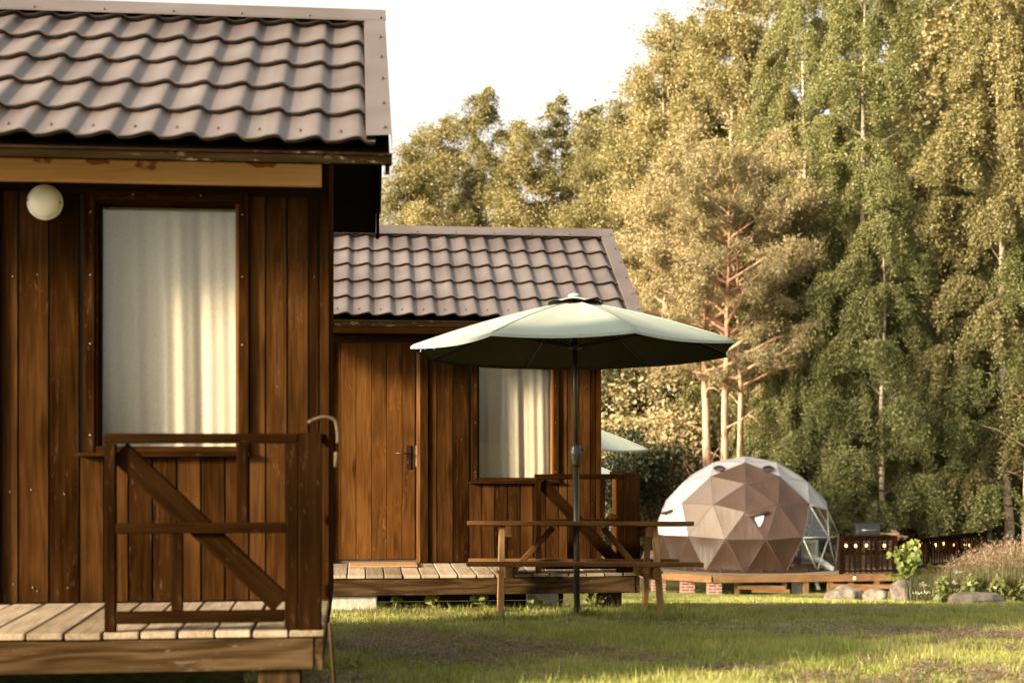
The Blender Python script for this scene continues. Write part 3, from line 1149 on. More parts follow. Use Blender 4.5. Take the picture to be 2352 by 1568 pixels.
    rail('middle_rail', (rl + 0.048, rr - pw - 0.06, y0r - 0.006, y0r + 0.020, zm - 0.022, zm + 0.022))
    um = rl + 0.545
    rail('baluster', (um, um + 0.045, y0r - 0.002, y0r + 0.034, zm + 0.024, D + rt - 0.045))
    rail('baluster', (rl + 0.275, rl + 0.322, y0r - 0.002, y0r + 0.034, D + 0.087, zm - 0.024))
    br = MB()
    br.beam((rl + 0.055, y0r + 0.046, D + rt - 0.075), (rr - pw - 0.075, y0r + 0.046, D + 0.11), 0.040, 0.095, (0.5, 0, 1))
    br.build('brace', M['rail'], RT, 0.004)
    # boarded side towards the wall
    q = MB()
    v = y0r + 0.10
    while v < -0.10:
        b = min(v + 0.093, -0.05)
        q.box(rr - 0.048, rr - 0.030, v + 0.004, b - 0.004, D + 0.02, D + rt - 0.045, 2)
        v = b
    q.build('side_boards', M['wall'], RT, 0.003)
    rail('bottom_rail', (rr - 0.072, rr - 0.050, y0r + 0.06, -0.04, D + 0.03, D + 0.10))
    rail('middle_rail', (rr - 0.072, rr - 0.050, y0r + 0.06, -0.04, D + 0.40, D + 0.445))
    # --- curtain: hangs inside, a thing of its own
    cu = MB()
    vs, fs = [], []
    nu, nzc = 90, 24
    for i in range(nu + 1):
        u = W0 - 0.06 + (W1 - W0 + 0.12) * i / nu
        for j in range(nzc + 1):
            z = WZ0 - 0.25 + (WZ1 - WZ0 + 0.35) * j / nzc
            p = (u - W0) / (W1 - W0)
            drift = 0.05 * (z - 1.4)
            a = math.sin(p * 17 + drift * 8 + 0.9 + cfg['seed']) * 0.011 + math.sin(p * 34 + 2.1 * cfg['seed'] + 0.6 * z) * 0.0065 + math.sin(p * 61 + z * 1.2) * 0.0035
            a *= 0.65 + 0.5 * p
            vs.append((u, 0.145 + a, D + z))
    m_ = nzc + 1
    for i in range(nu):
        for j in range(nzc):
            fs.append((i * m_ + j, (i + 1) * m_ + j, (i + 1) * m_ + j + 1, i * m_ + j + 1))
    cu.add(vs, fs, None, True)
    c = cu.build('curtain', M['curtain'], None)
    c.location = R.location
    c.rotation_euler = R.rotation_euler
    tag(c, cfg['curtain_label'], 'curtain', 'linen curtains in the cabin windows')
    return R


A1 = RAD(6.3)
A2 = RAD(6.0)
pitch1, pitch2 = RAD(33.0), RAD(30.8)
SLOPE = 1.86


def cab_cfg(**k):
    d = dict(eave_v=-0.69, eave_z=2.15, pitch=pitch1, slope_len=SLOPE, back_len=1.66, over_r=0.31, left=-3.05, deck_d=1.14, deck_r=0.012,
             rail_l=-0.90, rail_r=0.004, post_w=0.100, phase=0.0, beam_z=2.075, seed=1, beam_mat=M['beam'])
    d.update(k)
    d['ridge_v'] = d['eave_v'] + d['slope_len'] * math.cos(d['pitch'])
    d['ridge_z'] = d['eave_z'] + d['slope_len'] * math.sin(d['pitch'])
    return d


c1x, c1y = -0.936, 7.177
z1 = float(gz(c1x, c1y - 1))
deck1 = ZC - 0.806
cab1 = cabin((c1x, c1y, z1), A1, deck1 - z1, cab_cfg(seed=1, phase=0.16, curtain_label='off-white linen curtain behind the window beside the round wall lamp'),
             'large brown board cabin with a round lamp by its window, cut by the picture edge')
c2x, c2y = 0.812, 13.15
z2 = float(gz(c2x, c2y - 1))
deck2 = ZC - 1.122
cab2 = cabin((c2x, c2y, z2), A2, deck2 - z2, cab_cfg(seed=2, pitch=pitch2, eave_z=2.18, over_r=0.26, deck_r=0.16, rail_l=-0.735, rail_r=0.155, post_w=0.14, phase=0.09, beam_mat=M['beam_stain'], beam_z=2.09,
             curtain_label='off-white linen curtain in the window behind the parasol pole'),
             'smaller brown board cabin farther back with a plank door, behind the picnic table')

# wall lamp on the front cabin
lm = empty('wall_lamp', cab1.matrix_basis @ Vector((-1.375, -0.006, deck1 - z1 + 1.975)), A1, 'round white bulkhead lamp on the brown wall left of the window', 'lamp')
mb = MB()
mb.lathe((0, 0, 0), [(0.080, 0.012), (0.086, -0.004), (0.086, -0.020), (0.078, -0.024)], 40, 'y')
mb.build('lamp_base', M['white'], lm)
mb = MB()
prof = [(0.079, -0.018)] + [(0.079 * math.cos(a) ** 0.8, -0.024 - 0.048 * math.sin(a)) for a in np.linspace(0, 1.5, 10)]
mb.lathe((0, 0, 0), prof, 40, 'y')
mb.build('lamp_shade', M['lamp'], lm)
for sx in (-1, 1):
    mb = MB()
    mb.lathe((0.077 * sx, 0, -0.004 * sx), [(0.004, -0.048), (0.004, -0.030)], 8, 'y')
    mb.build('screw', M['screw'], lm)

# rope over the railing post of the front cabin
D1_ = deck1 - z1
mb = MB()
pts = []
for t in np.linspace(0, 1, 22):
    if t < 0.55:
        a = t / 0.55
        pts.append((-0.055 + 0.115 * a, -1.13 + 0.02 * a, D1_ + 0.880 + 0.030 * math.sin(a * math.pi * 0.75) - 0.01 * a))
    else:
        a = (t - 0.55) / 0.45
        pts.append((0.060 + 0.010 * math.sin(a * 2), -1.11, D1_ + 0.892 - 0.100 * a))
mb.tube(pts, 0.0075, 8)
mb.tube([(0.062, -1.112, D1_ + 0.755), (0.064, -1.112, D1_ + 0.735), (0.06, -1.112, D1_ + 0.69)], [0.009, 0.010, 0.007], 8)
o = mb.build('rope', M['rope'])
o.location = cab1.location
o.rotation_euler = cab1.rotation_euler
tag(o, 'short tan rope hung over the railing corner post of the front cabin', 'rope')

# pale stick leaning at the front deck corner
mb = MB()
mb.tube([(0.058, -1.16, D1_ - 0.26), (0.046, -1.15, D1_ - 0.10), (0.036, -1.145, D1_ + 0.03)], [0.007, 0.008, 0.007], 8)
o = mb.build('stick', M['deck_front'])
o.location = cab1.location
o.rotation_euler = cab1.rotation_euler
tag(o, 'thin pale grey stick leaning against the corner of the front porch', 'stick')

# doormat
mb = MB()
mb.box(-0.30, 0.30, -0.19, 0.19, 0.002, 0.020)
o = mb.build('doormat', M['mat'], None, 0.006)
o.location = cab2.matrix_basis @ Vector((-2.0, -0.26, deck2 - z2))
o.rotation_euler = (0, 0, A2 + 0.02)
tag(o, 'tan coir doormat on the porch in front of the plank door', 'doormat')


# ------------------------------------------------------------------ picnic table
TD = 11.3
tx = (1328 - CX) / F * TD
TZ = float(gz(tx, TD))
slope = math.atan((float(gz(tx, TD + 0.9)) - float(gz(tx, TD - 0.9))) / 1.8)
tb = empty('picnic_table', (tx, TD, TZ), 0, 'wooden picnic table with two fixed benches on the lawn in front of the plank-door cabin', 'picnic table')
tb.rotation_euler = (slope - 0.002, 0.004, RAD(1.0))
HT = 0.742
mb = MB()
for k, (a, b) in enumerate(((-0.33, -0.20), (-0.19, -0.06), (-0.045, 0.06), (0.075, 0.195), (0.205, 0.33))):
    if k == 2:
        mb.box(-0.875, -0.04, a, b, HT - 0.034, HT, 0)
        mb.box(0.04, 0.885, a, b, HT - 0.034, HT, 0)
    else:
        mb.box(-0.88 + 0.008 * (k % 2), 0.88 + 0.008 * (k % 3), a, b, HT - 0.036 + 0.002 * (k % 2), HT, 0)
mb.build('tabletop', M['table'], tb, 0.006)
for y0, y1 in ((-0.78, -0.56), (0.56, 0.78)):
    mb = MB()
    ym = (y0 + y1) / 2
    mb.box(-0.88, 0.885, y0, ym - 0.006, 0.400, 0.434, 0)
    mb.box(-0.877, 0.88, ym + 0.006, y1, 0.400, 0.434, 0)
    mb.build('seat', M['table'], tb, 0.006)
for xe in (-0.560, 0.535):
    for sg in (-1, 1):
        mb = MB()
        dx = -0.048 if xe < 0 else 0.048
        mb.beam((xe + dx, sg * 0.22, HT - 0.04), (xe + dx * 1.25, sg * 0.60, -0.06), 0.044, 0.092, (0, 1, 0.4))
        mb.build('leg', M['table_leg'], tb, 0.005)
    mb = MB()
    mb.box(xe - 0.024, xe + 0.024, -0.32, 0.32, HT - 0.126, HT - 0.038, 1)
    mb.build('top_cleat', M['table'], tb, 0.004)
    mb = MB()
    mb.box(xe - 0.024, xe + 0.024, -0.77, 0.77, 0.306, 0.398, 1)
    mb.build('seat_support', M['table'], tb, 0.004)
    mb = MB()
    s = 1 if xe > 0 else -1
    mb.beam((xe - s * 0.025, 0, 0.33), (s * 0.20, 0, HT - 0.05), 0.090, 0.044, (0, 0, 1))
    mb.build('brace', M['table'], tb, 0.004)
for xe in (-0.560, 0.535):
    sg = 1 if xe > 0 else -1
    for y in (-0.40, 0.40):
        bolts = MB()
        bolts.tube([(xe + sg * 0.07, y, 0.35), (xe + sg * 0.090, y, 0.35)], 0.011, 8)
        bolts.build('bolt', M['screw'], tb)


# ------------------------------------------------------------------ parasols
def parasol(label):
    R = empty('parasol', (0, 0, 0), 0, label, 'parasol', 'mint green parasols')
    Rr, rimz, apz = 1.34, 2.11, 2.515
    ang = [RAD(16 + 45 * k) for k in range(8)]
    nr = 14
    ns = 12

    def pt(k, f, r):
        """on panel k, f 0..1 across, r 0..1 outwards: stretched cloth sags between ribs"""
        a0, a1 = ang[k], ang[k] + RAD(45)
        p0 = Vector((math.cos(a0), math.sin(a0), 0)) * Rr * r
        p1 = Vector((math.cos(a1), math.sin(a1), 0)) * Rr * r
        p = p0.lerp(p1, f)
        pull = 4 * f * (1 - f)
        p *= 1 - 0.035 * pull * r * r
        z = apz - (apz - rimz) * (0.80 * r + 0.20 * r ** 2.4)
        z -= 0.046 * pull * r * (1 - 0.55 * r) + 0.004 * math.sin(f * 19 + k * 2.3 + r * 4) * r * (1 - r) * 2
        return Vector((p.x, p.y, z))
    mb = MB()
    vs, fs = [], []
    for k in range(8):
        for i in range(ns):
            f = i / ns
            for j in range(nr + 1):
                r = 0.10 + 0.90 * j / nr
                vs.append(pt(k, f, r))
    m_ = nr + 1
    tot = 8 * ns
    for i in range(tot):
        i2 = (i + 1) % tot
        for j in range(nr):
            fs.append((i * m_ + j, i * m_ + j + 1, i2 * m_ + j + 1, i2 * m_ + j))
    mb.add(vs, fs, None, True)
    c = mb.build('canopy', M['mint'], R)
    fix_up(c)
    # hem turned down a little at the rim
    hm = MB()
    vs, fs = [], []
    for k in range(8):
        for i in range(ns):
            p = pt(k, i / ns, 1.0)
            vs += [p + Vector((0, 0, 0.001)), p + Vector((p.x * 0.004, p.y * 0.004, -0.022))]
    for i in range(tot):
        i2 = (i + 1) % tot
        fs.append((2 * i, 2 * i + 1, 2 * i2 + 1, 2 * i2))
    hm.add(vs, fs, None, True)
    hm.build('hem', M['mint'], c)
    sm_ = MB()
    for k in range(8):
        sm_.tube([pt(k, 0, 0.12 + 0.87 * t / 8) + Vector((0, 0, 0.001)) for t in range(9)], 0.0042, 5)
    sm_.build('seam', M['mint'], c)
    # loose threads hanging from the hem
    for a, ln in ((RAD(200), 0.05), (RAD(205), 0.045), (RAD(212), 0.06)):
        q = Vector((math.cos(a), math.sin(a), 0)) * Rr * 0.96
        q.z = rimz - 0.005
        th = MB()
        th.tube([q, q + Vector((0.006, 0, -ln * 0.5)), q + Vector((-0.004, 0.004, -ln))], 0.002, 5)
        th.build('thread', M['white'], c)
    # vent cap on top
    vc = MB()
    vs, fs = [], []
    nn = 8 * 6
    for i in range(nn):
        f = (i % 6) / 6
        k = i // 6
        a0, a1 = ang[k], ang[k] + RAD(45)
        p0 = Vector((math.cos(a0), math.sin(a0), 0))
        p1 = Vector((math.cos(a1), math.sin(a1), 0))
        for r in (0.03, 0.12, 0.235):
            q = p0.lerp(p1, f) * r
            z = apz + 0.036 - 0.29 * r + (0.016 * 4 * f * (1 - f) if r > 0.2 else 0)
            vs.append((q.x, q.y, z))
    for i in range(nn):
        i2 = (i + 1) % nn
        for j in range(2):
            fs.append((i * 3 + j, i * 3 + j + 1, i2 * 3 + j + 1, i2 * 3 + j))
    fs.append(tuple(i * 3 for i in range(nn)))
    vc.add(vs, fs, None, True)
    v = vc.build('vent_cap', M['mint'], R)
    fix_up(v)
    fn = MB()
    fn.lathe((0, 0, apz + 0.022), [(0.052, 0.0), (0.055, 0.012), (0.040, 0.026), (0.012, 0.034)], 20)
    fn.build('finial', M['mint'], R)
    # pole, collar, hub, runner
    pl = MB()
    pl.tube([(0, 0, -0.15), (0, 0, 1.17)], 0.0245, 14)
    pl.tube([(0, 0, 1.15), (0, 0, apz)], 0.0195, 14)
    pl.build('pole', M['pole'], R)
    kb = MB()
    kb.lathe((0, 0, 0), [(0.030, 1.185), (0.034, 1.20), (0.047, 1.28), (0.049, 1.305), (0.040, 1.318), (0.044, 1.330), (0.034, 1.350), (0.022, 1.355)], 20)
    kb.tube([(0.03, 0, 1.315), (0.062, 0, 1.315)], 0.014, 8)
    kb.build('tightening_collar', M['knob'], R)
    hb = MB()
    hb.lathe((0, 0, 0), [(0.022, apz - 0.40), (0.055, apz - 0.39), (0.055, apz - 0.36), (0.024, apz - 0.34)], 16)
    hb.build('hub', M['knob'], R)
    hb = MB()
    hb.lathe((0, 0, 0), [(0.022, apz - 0.06), (0.058, apz - 0.05), (0.058, apz - 0.03), (0.024, apz - 0.02)], 16)
    hb.build('hub', M['knob'], R)
    for k in range(8):
        r1 = pt(k, 0, 0.04) - Vector((0, 0, 0.018))
        r2 = pt(k, 0, 0.55) - Vector((0, 0, 0.018))
        r3 = pt(k, 0, 0.995) - Vector((0, 0, 0.014))
        q = MB()
        q.tube([r1, r2, r3], 0.009, 6)
        q.tube([Vector((math.cos(ang[k]) * 0.05, math.sin(ang[k]) * 0.05, apz - 0.375)), r2], 0.008, 6)
        q.build('rib', M['black'], R)
    return R


def fix_up(o):
    """turn every face normal of an umbrella cloth upwards"""
    me = o.data
    bm = bmesh.new()
    bm.from_mesh(me)
    for f in bm.faces:
        if f.normal.z < 0:
            f.normal_flip()
    bm.to_mesh(me)
    bm.free()


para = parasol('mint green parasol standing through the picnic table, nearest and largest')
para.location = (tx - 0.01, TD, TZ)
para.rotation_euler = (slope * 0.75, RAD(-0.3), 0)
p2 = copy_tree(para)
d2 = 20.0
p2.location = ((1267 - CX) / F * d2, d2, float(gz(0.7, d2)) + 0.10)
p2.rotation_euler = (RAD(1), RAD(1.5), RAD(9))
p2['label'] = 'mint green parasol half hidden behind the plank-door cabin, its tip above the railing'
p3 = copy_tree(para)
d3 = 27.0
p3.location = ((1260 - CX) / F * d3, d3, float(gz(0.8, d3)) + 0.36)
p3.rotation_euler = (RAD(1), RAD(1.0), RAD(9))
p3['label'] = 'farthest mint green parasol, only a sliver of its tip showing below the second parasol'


# ------------------------------------------------------------------ dome tent and terrace
DZ = ZC - 3.30                      # terrace deck height
dcx, dcy = (1712 - CX) / F * 37.6, 37.6
RD = 2.46


def geodesic(freq):
    t = (1 + 5 ** 0.5) / 2
    V = [Vector(v).normalized() for v in ((-1, t, 0), (1, t, 0), (-1, -t, 0), (1, -t, 0), (0, -1, t), (0, 1, t), (0, -1, -t), (0, 1, -t), (t, 0, -1), (t, 0, 1), (-t, 0, -1), (-t, 0, 1))]
    Fc = [(0, 11, 5), (0, 5, 1), (0, 1, 7), (0, 7, 10), (0, 10, 11), (1, 5, 9), (5, 11, 4), (11, 10, 2), (10, 7, 6), (7, 1, 8), (3, 9, 4), (3, 4, 2), (3, 2, 6), (3, 6, 8), (3, 8, 9), (4, 9, 5), (2, 4, 11), (6, 2, 10), (8, 6, 7), (9, 8, 1)]
    q = V[0].rotation_difference(Vector((0, 0, 1)))
    V = [q @ v for v in V]
    tris = []
    for a, b, c in Fc:
        A, B, C_ = V[a], V[b], V[c]
        g = {}
        for i in range(freq + 1):
            for j in range(freq + 1 - i):
                k = freq - i - j
                g[(i, j)] = ((A * i + B * j + C_ * k) / freq).normalized()
        for i in range(freq):
            for j in range(freq - i):
                tris.append((g[(i, j)], g[(i + 1, j)], g[(i, j + 1)]))
                if i + j < freq - 1:
                    tris.append((g[(i + 1, j)], g[(i + 1, j + 1)], g[(i, j + 1)]))
    return tris


ROTD = RAD(13)
dome = empty('dome_tent', (dcx, dcy, DZ), 0, 'geodesic dome tent in brown and pale grey canvas with a clear bay on the terrace', 'tent')
parts = {'grey': MB(), 'brown': MB(), 'brown_lit': MB(), 'skirt': MB(), 'clear': MB()}
tubes = {}
rotm = Matrix.Rotation(ROTD, 3, 'Z')
zc_d = 0.50          # sphere centre height above the deck / RD
dome_cent = []
for tri in geodesic(3):
    t = [rotm @ v for v in tri]
    if min(v.z for v in t) < -0.42:
        continue
    pts = []
    for v in t:
        z = (v.z + 0.168) * RD
        pts.append(Vector((v.x * RD, v.y * RD, max(0.02, z))))
    c = (pts[0] + pts[1] + pts[2]) / 3
    wc = c + Vector((dcx, dcy, DZ))
    px = CX + wc.x / wc.y * F
    py = HY - (wc.z - ZC) / wc.y * F
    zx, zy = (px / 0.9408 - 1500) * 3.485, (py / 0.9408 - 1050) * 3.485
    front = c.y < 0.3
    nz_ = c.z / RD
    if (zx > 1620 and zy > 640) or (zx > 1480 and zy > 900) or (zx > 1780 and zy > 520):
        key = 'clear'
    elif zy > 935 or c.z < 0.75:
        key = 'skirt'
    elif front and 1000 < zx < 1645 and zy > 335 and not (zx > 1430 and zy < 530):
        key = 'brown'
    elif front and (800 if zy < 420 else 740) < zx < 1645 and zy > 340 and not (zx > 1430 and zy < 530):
        key = 'brown' if zy < 480 else 'brown_lit'
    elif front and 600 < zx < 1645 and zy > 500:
        key = 'brown_lit'
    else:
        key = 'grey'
    if c.y > 0.6 and key != 'clear':
        key = 'grey'
    nrm = (pts[1] - pts[0]).cross(pts[2] - pts[0])
    if nrm.dot(c - Vector((0, 0, 0.5))) < 0:
        pts = [pts[0], pts[2], pts[1]]
    dome_cent.append((key, round(zx), round(zy), round(c.y, 2)))
    # each facet a little slack: subdivided and sunk at its middle
    n = 6
    vs, fs = [], []
    idx = {}
    ctr = Vector((0, 0, 0.5))
    for i in range(n + 1):
        for j in range(n + 1 - i):
            k = n - i - j
            p = (pts[0] * i + pts[1] * j + pts[2] * k) / n
            s = 27 * (i / n) * (j / n) * (k / n)
            if key != 'clear':
                p = p - (p - ctr).normalized() * 0.028 * s
            idx[(i, j)] = len(vs)
            vs.append(p)
    for i in range(n):
        for j in range(n - i):
            fs.append((idx[(i, j)], idx[(i + 1, j)], idx[(i, j + 1)]))
            if i + j < n - 1:
                fs.append((idx[(i + 1, j)], idx[(i + 1, j + 1)], idx[(i, j + 1)]))
    parts[key].add(vs, fs, None, True)
    for a, b in ((0, 1), (1, 2), (2, 0)):
        kk = tuple(sorted([tuple(round(x, 3) for x in pts[a]), tuple(round(x, 3) for x in pts[b])]))
        tubes.setdefault(kk, set()).add(key)
for key, nm, mm in (('grey', 'pale_canvas', 'dome_grey'), ('brown', 'brown_canvas', 'dome_brown'), ('brown_lit', 'lit_brown_canvas', 'dome_brown_lit'), ('skirt', 'canvas_skirt', 'dome_skirt'), ('clear', 'clear_bay', 'pvc')):
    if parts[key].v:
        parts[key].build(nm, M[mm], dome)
fr = MB()
seam = MB()
for (a, b), ks in tubes.items():
    a, b = Vector(a), Vector(b)
    if 'clear' in ks:
        fr.tube([a * 0.992, b * 0.992], 0.020, 6)
    else:
        seam.tube([a * 0.998, b * 0.998], 0.008, 5)
fr.build('bay_frame', M['frame_white'], dome)
seam.build('seam', M['dome_brown'], dome)
# gathered hem of the cover lying on the deck
hm = MB()
vs, fs = [], []
nn = 160
rng = random.Random(5)
for i in range(nn + 1):
    a = RAD(150) + RAD(165) * i / nn
    w1 = 0.03 * math.sin(i * 1.9) + 0.02 * math.sin(i * 0.83)
    r0 = RD * 0.935
    for r, z in ((r0 - 0.04, 0.20), (r0 + 0.02 + w1, 0.10 + 0.02 * math.sin(i * 1.3)), (r0 + 0.10 + w1, 0.05 + 0.03 * abs(math.sin(i * 0.9))), (r0 + 0.16 - w1, 0.012)):
        vs.append((r * math.cos(a), r * math.sin(a), z))
for i in range(nn):
    for j in range(3):
        fs.append((i * 4 + j, (i + 1) * 4 + j, (i + 1) * 4 + j + 1, i * 4 + j + 1))
hm.add(vs, fs, None, True)
hm.build('gathered_hem', M['dome_skirt'], dome)


def on_dome(zx, zy, out=0.03):
    """point on the dome's near face seen at (zx, zy) of the dome close-up"""
    px, py = (1500 + zx / 3.485) * 0.9408, (1050 + zy / 3.485) * 0.9408
    o_ = Vector((0, 0, ZC))
    d_ = P(px, py, 1.0) - o_
    c_ = Vector((dcx, dcy, DZ + 0.168 * RD))
    oc = o_ - c_
    r = RD + out
    A_, B_, C_ = d_.dot(d_), 2 * d_.dot(oc), oc.dot(oc) - (r * 0.965) ** 2
    disc = max(B_ * B_ - 4 * A_ * C_, 0)
    t = (-B_ - math.sqrt(disc)) / (2 * A_)
    return o_ + d_ * t - Vector((dcx, dcy, DZ))


def patch(name, zpts, m, out=0.03, parent=None, thick=0.02):
    mb = MB()
    f = [on_dome(x, y, out) for x, y in zpts]
    b = [on_dome(x, y, out - thick) for x, y in zpts]
    n = len(f)
    mb.add(f + b, [tuple(range(n)), tuple(range(2 * n - 1, n - 1, -1))] + [(i, (i + 1) % n, n + (i + 1) % n, n + i) for i in range(n)])
    return mb.build(name, m, parent or dome, 0.0)


M['film_white'] = plain('bright_window_film', (0.82, 0.80, 0.76), 0.3, 0, 0.03)
w_ = patch('window', [(1140, 742), (1180, 728), (1275, 722), (1262, 775), (1240, 815), (1212, 822), (1185, 805)], M['film_white'], 0.035)
mb = MB()
mb.tube([on_dome(1112, 722, 0.06), on_dome(1165, 726, 0.07), on_dome(1240, 706, 0.08), on_dome(1312, 698, 0.06)], [0.035, 0.055, 0.05, 0.035], 8)
mb.build('rolled_flap', M['dome_brown'], w_)
w_ = patch('window', [(408, 712), (470, 702), (455, 745), (430, 765), (408, 765)], M['film_white'], 0.035)
mb = MB()
mb.tube([on_dome(405, 705, 0.06), on_dome(440, 702, 0.08), on_dome(490, 680, 0.06)], [0.03, 0.05, 0.03], 8)
mb.build('rolled_flap', M['dome_skirt'], w_)
for x0 in (890, 1310):
    v_ = patch('vent', [(x0 - 52, 322), (x0 - 30, 303), (x0, 296), (x0 + 30, 303), (x0 + 52, 322), (x0 + 25, 342), (x0, 348), (x0 - 25, 342)], M['black'], 0.06)
    p_ = patch('vent_hood', [(x0 - 40, 338), (x0, 318), (x0 + 42, 324), (x0 + 25, 343), (x0, 350), (x0 - 25, 343)], M['dome_brown'], 0.085, v_)

# terrace deck
ter = empty('wooden_terrace', (0, 0, DZ), 0, 'raised pine terrace on brick and timber piers carrying the dome tent', 'terrace')


def G(px, d):
    return Vector(((px - CX) / F * d, d, 0))


cA, cL, cR = G(1639, 34.6), G(1462, 35.9), G(2062, 35.1)
poly = [cL, cA, cR, G(2275, 39.2), G(2240, 41.5), G(1480, 42.5)]
mb = MB()
y = 34.62
bw = 0.14


def span(y):
    xs_ = []
    n = len(poly)
    for i in range(n):
        a, b = poly[i], poly[(i + 1) % n]
        if (a.y - y) * (b.y - y) <= 0 and abs(a.y - b.y) > 1e-6:
            xs_.append(a.x + (b.x - a.x) * (y - a.y) / (b.y - a.y))
    return (min(xs_), max(xs_)) if len(xs_) >= 2 else None


while y < 42.4:
    s0, s1 = span(y + 0.003), span(y + bw - 0.006)
    if s0 and s1:
        a, b = y + 0.003, y + bw - 0.006
        c = [(s0[0], a, -0.03), (s0[1], a, -0.03), (s1[1], b, -0.03), (s1[0], b, -0.03), (s0[0], a, 0), (s0[1], a, 0), (s1[1], b, 0), (s1[0], b, 0)]
        mb.hexa(c, [(v[0] + y * 3, v[1], v[2]) for v in c])
    y += bw
mb.build('deck_boards', M['deck'], ter)
for a, b in ((cL, cA), (cA, cR), (cR, G(2275, 39.2))):
    mb = MB()
    d_ = (b - a).normalized()
    mb.beam(a + Vector((0, 0, -0.085)) - d_ * 0.0, b + Vector((0, 0, -0.085)) - d_ * 0.05, 0.045, 0.17)
    mb.build('edge_board', M['pine'], ter, 0.005)


def pier(px, d, wd, name, m, top=-0.175):
    p = G(px, d)
    zg = float(gz(p.x, p.y)) - DZ - 0.25
    mb = MB()
    mb.box(-wd / 2, wd / 2, -wd / 2, wd / 2, zg, top)
    mb.build(name, m, ter, 0.004 if name == 'post' else 0.0, (p.x, p.y, 0))


for px, d in ((1512, 35.75), (1578, 35.35), (1640, 34.9)):
    pier(px, d, 0.33, 'brick_pier', M['brick'])
for px, d in ((1692, 35.0), (1801, 35.0), (1851, 34.95), (1906, 35.0), (1954, 35.1), (2013, 35.1), (1745, 36.5), (2040, 36.5)):
    pier(px, d, 0.125, 'post', M['pine'])
for a, b, z in (((1692, 34.95), (1803, 34.95), -0.30), ((1725, 34.98), (1812, 34.93), -0.385), ((1906, 34.93), (2050, 34.95), -0.27), ((1948, 34.90), (2010, 34.90), -0.345)):
    mb = MB()
    mb.beam(G(*a) + Vector((0, -0.09, z)), G(*b) + Vector((0, -0.09, z - 0.02)), 0.03, 0.10)
    mb.build('cross_brace', M['pine'], ter, 0.004)
# dark crawl space boards at the back of the terrace
mb = MB()
mb.beam(G(1480, 42.0) + Vector((0, 0, -0.45)), G(2235, 41.2) + Vector((0, 0, -0.45)), 0.03, 0.75)
mb.build('gap_backing', M['soffit'], ter)
# things under the deck: white board and pipe
o = MB()
o.box(-0.15, 0.15, -0.02, 0.02, -0.42, -0.02)
o = o.build('board', M['white'], None, 0.004)
p = G(1832, 35.6)
o.location = (p.x, p.y, DZ - 0.16)
tag(o, 'pale rectangular board hanging under the terrace between two posts', 'board')
mb = MB()
p = G(1873, 35.2)
mb.tube([(p.x, p.y, DZ - 0.15), (p.x + 0.07, p.y - 0.05, DZ - 0.40)], 0.05, 12)
tag(mb.build('drain_pipe', M['white']), 'short white drain pipe angled down under the terrace', 'pipe')


# terrace railings
def railing(a, b, h, n, label, mid=True, z0=0.0):
    r = empty('terrace_railing', (a.x, a.y, DZ + z0), math.atan2(b.y - a.y, b.x - a.x), label, 'railing', 'dark terrace railings')
    L = (b - a).length
    mb = MB()
    mb.box(-0.04, L + 0.04, -0.05, 0.05, h - 0.035, h)
    mb.build('top_rail', M['dark_rail'], r, 0.004)
    mb = MB()
    mb.box(0, L, -0.02, 0.02, h - 0.12, h - 0.037)
    mb.box(0, L, -0.02, 0.02, 0.05, 0.10)
    if mid:
        mb.box(0, L, -0.022, 0.022, h * 0.50, h * 0.50 + 0.05)
    mb.build('rail', M['dark_rail'], r)
    npst = max(2, int(L / 1.6) + 1)
    for k in range(npst):
        x = L * k / (npst - 1)
        mb = MB()
        mb.box(x - 0.045, x + 0.045, -0.047, 0.047, 0.0, h - 0.037)
        mb.build('post', M['dark_rail'], r, 0.004)
    for k in range(n):
        x = L * (k + 0.5) / n
        mb = MB()
        mb.box(x - 0.028, x + 0.028, -0.040, -0.021, 0.03, h - 0.045)
        mb.build('baluster', M['dark_rail'], r)
    return r


rA = railing(G(1932, 35.0), G(2056, 35.2), 0.94, 10, 'short dark railing on the terrace edge right of the dome tent')
rB = railing(G(2058, 35.35), G(2262, 39.0), 0.80, 34, 'long dark railing along the right side of the terrace, partly behind the tall weeds', False)
rC = railing(G(1850, 41.2), G(2235, 41.2), 0.74, 50, 'dark railing along the back of the terrace behind the barbecue', False)

# barbecue grill
bq = empty('barbecue_grill', G(1990, 36.6) + Vector((0, 0, DZ)), 0, 'dark barbecue grill with a domed lid behind the terrace railing', 'grill')
mb = MB()
prof = []
nseg = 14
vs, fs = [], []
for i, x in enumerate((-0.30, 0.30)):
    for k in range(nseg + 1):
        a = math.pi * k / nseg
        vs.append((x, -0.24 * math.cos(a), 0.92 + 0.26 * math.sin(a) ** 0.8))
m_ = nseg + 1
for k in range(nseg):
    fs.append((k, k + 1, m_ + k + 1, m_ + k))
fs.append(tuple(range(m_ - 1, -1, -1)))
fs.append(tuple(range(m_, 2 * m_)))
mb.add(vs, fs, None, True)
lid = mb.build('lid', M['grill'], bq, 0.01, sharp=40)
mb = MB()
mb.tube([(-0.18, -0.245, 1.0), (-0.18, -0.29, 1.0), (0.18, -0.29, 1.0), (0.18, -0.245, 1.0)], 0.011, 6)
mb.build('handle', M['steel'], lid)
mb = MB()
mb.box(-0.31, 0.31, -0.25, 0.25, 0.74, 0.918)
mb.build('firebox', M['grill'], bq, 0.01)
for sx in (-1, 1):
    for sy in (-1, 1):
        mb = MB()
        mb.box(0.27 * sx - 0.02, 0.27 * sx + 0.02, 0.2 * sy - 0.02, 0.2 * sy + 0.02, 0.0, 0.739)
        mb.build('leg', M['dark_metal'], bq)
mb = MB()
mb.box(0.315, 0.62, -0.22, 0.22, 0.83, 0.86)
mb.build('side_shelf', M['dark_metal'], bq, 0.004)

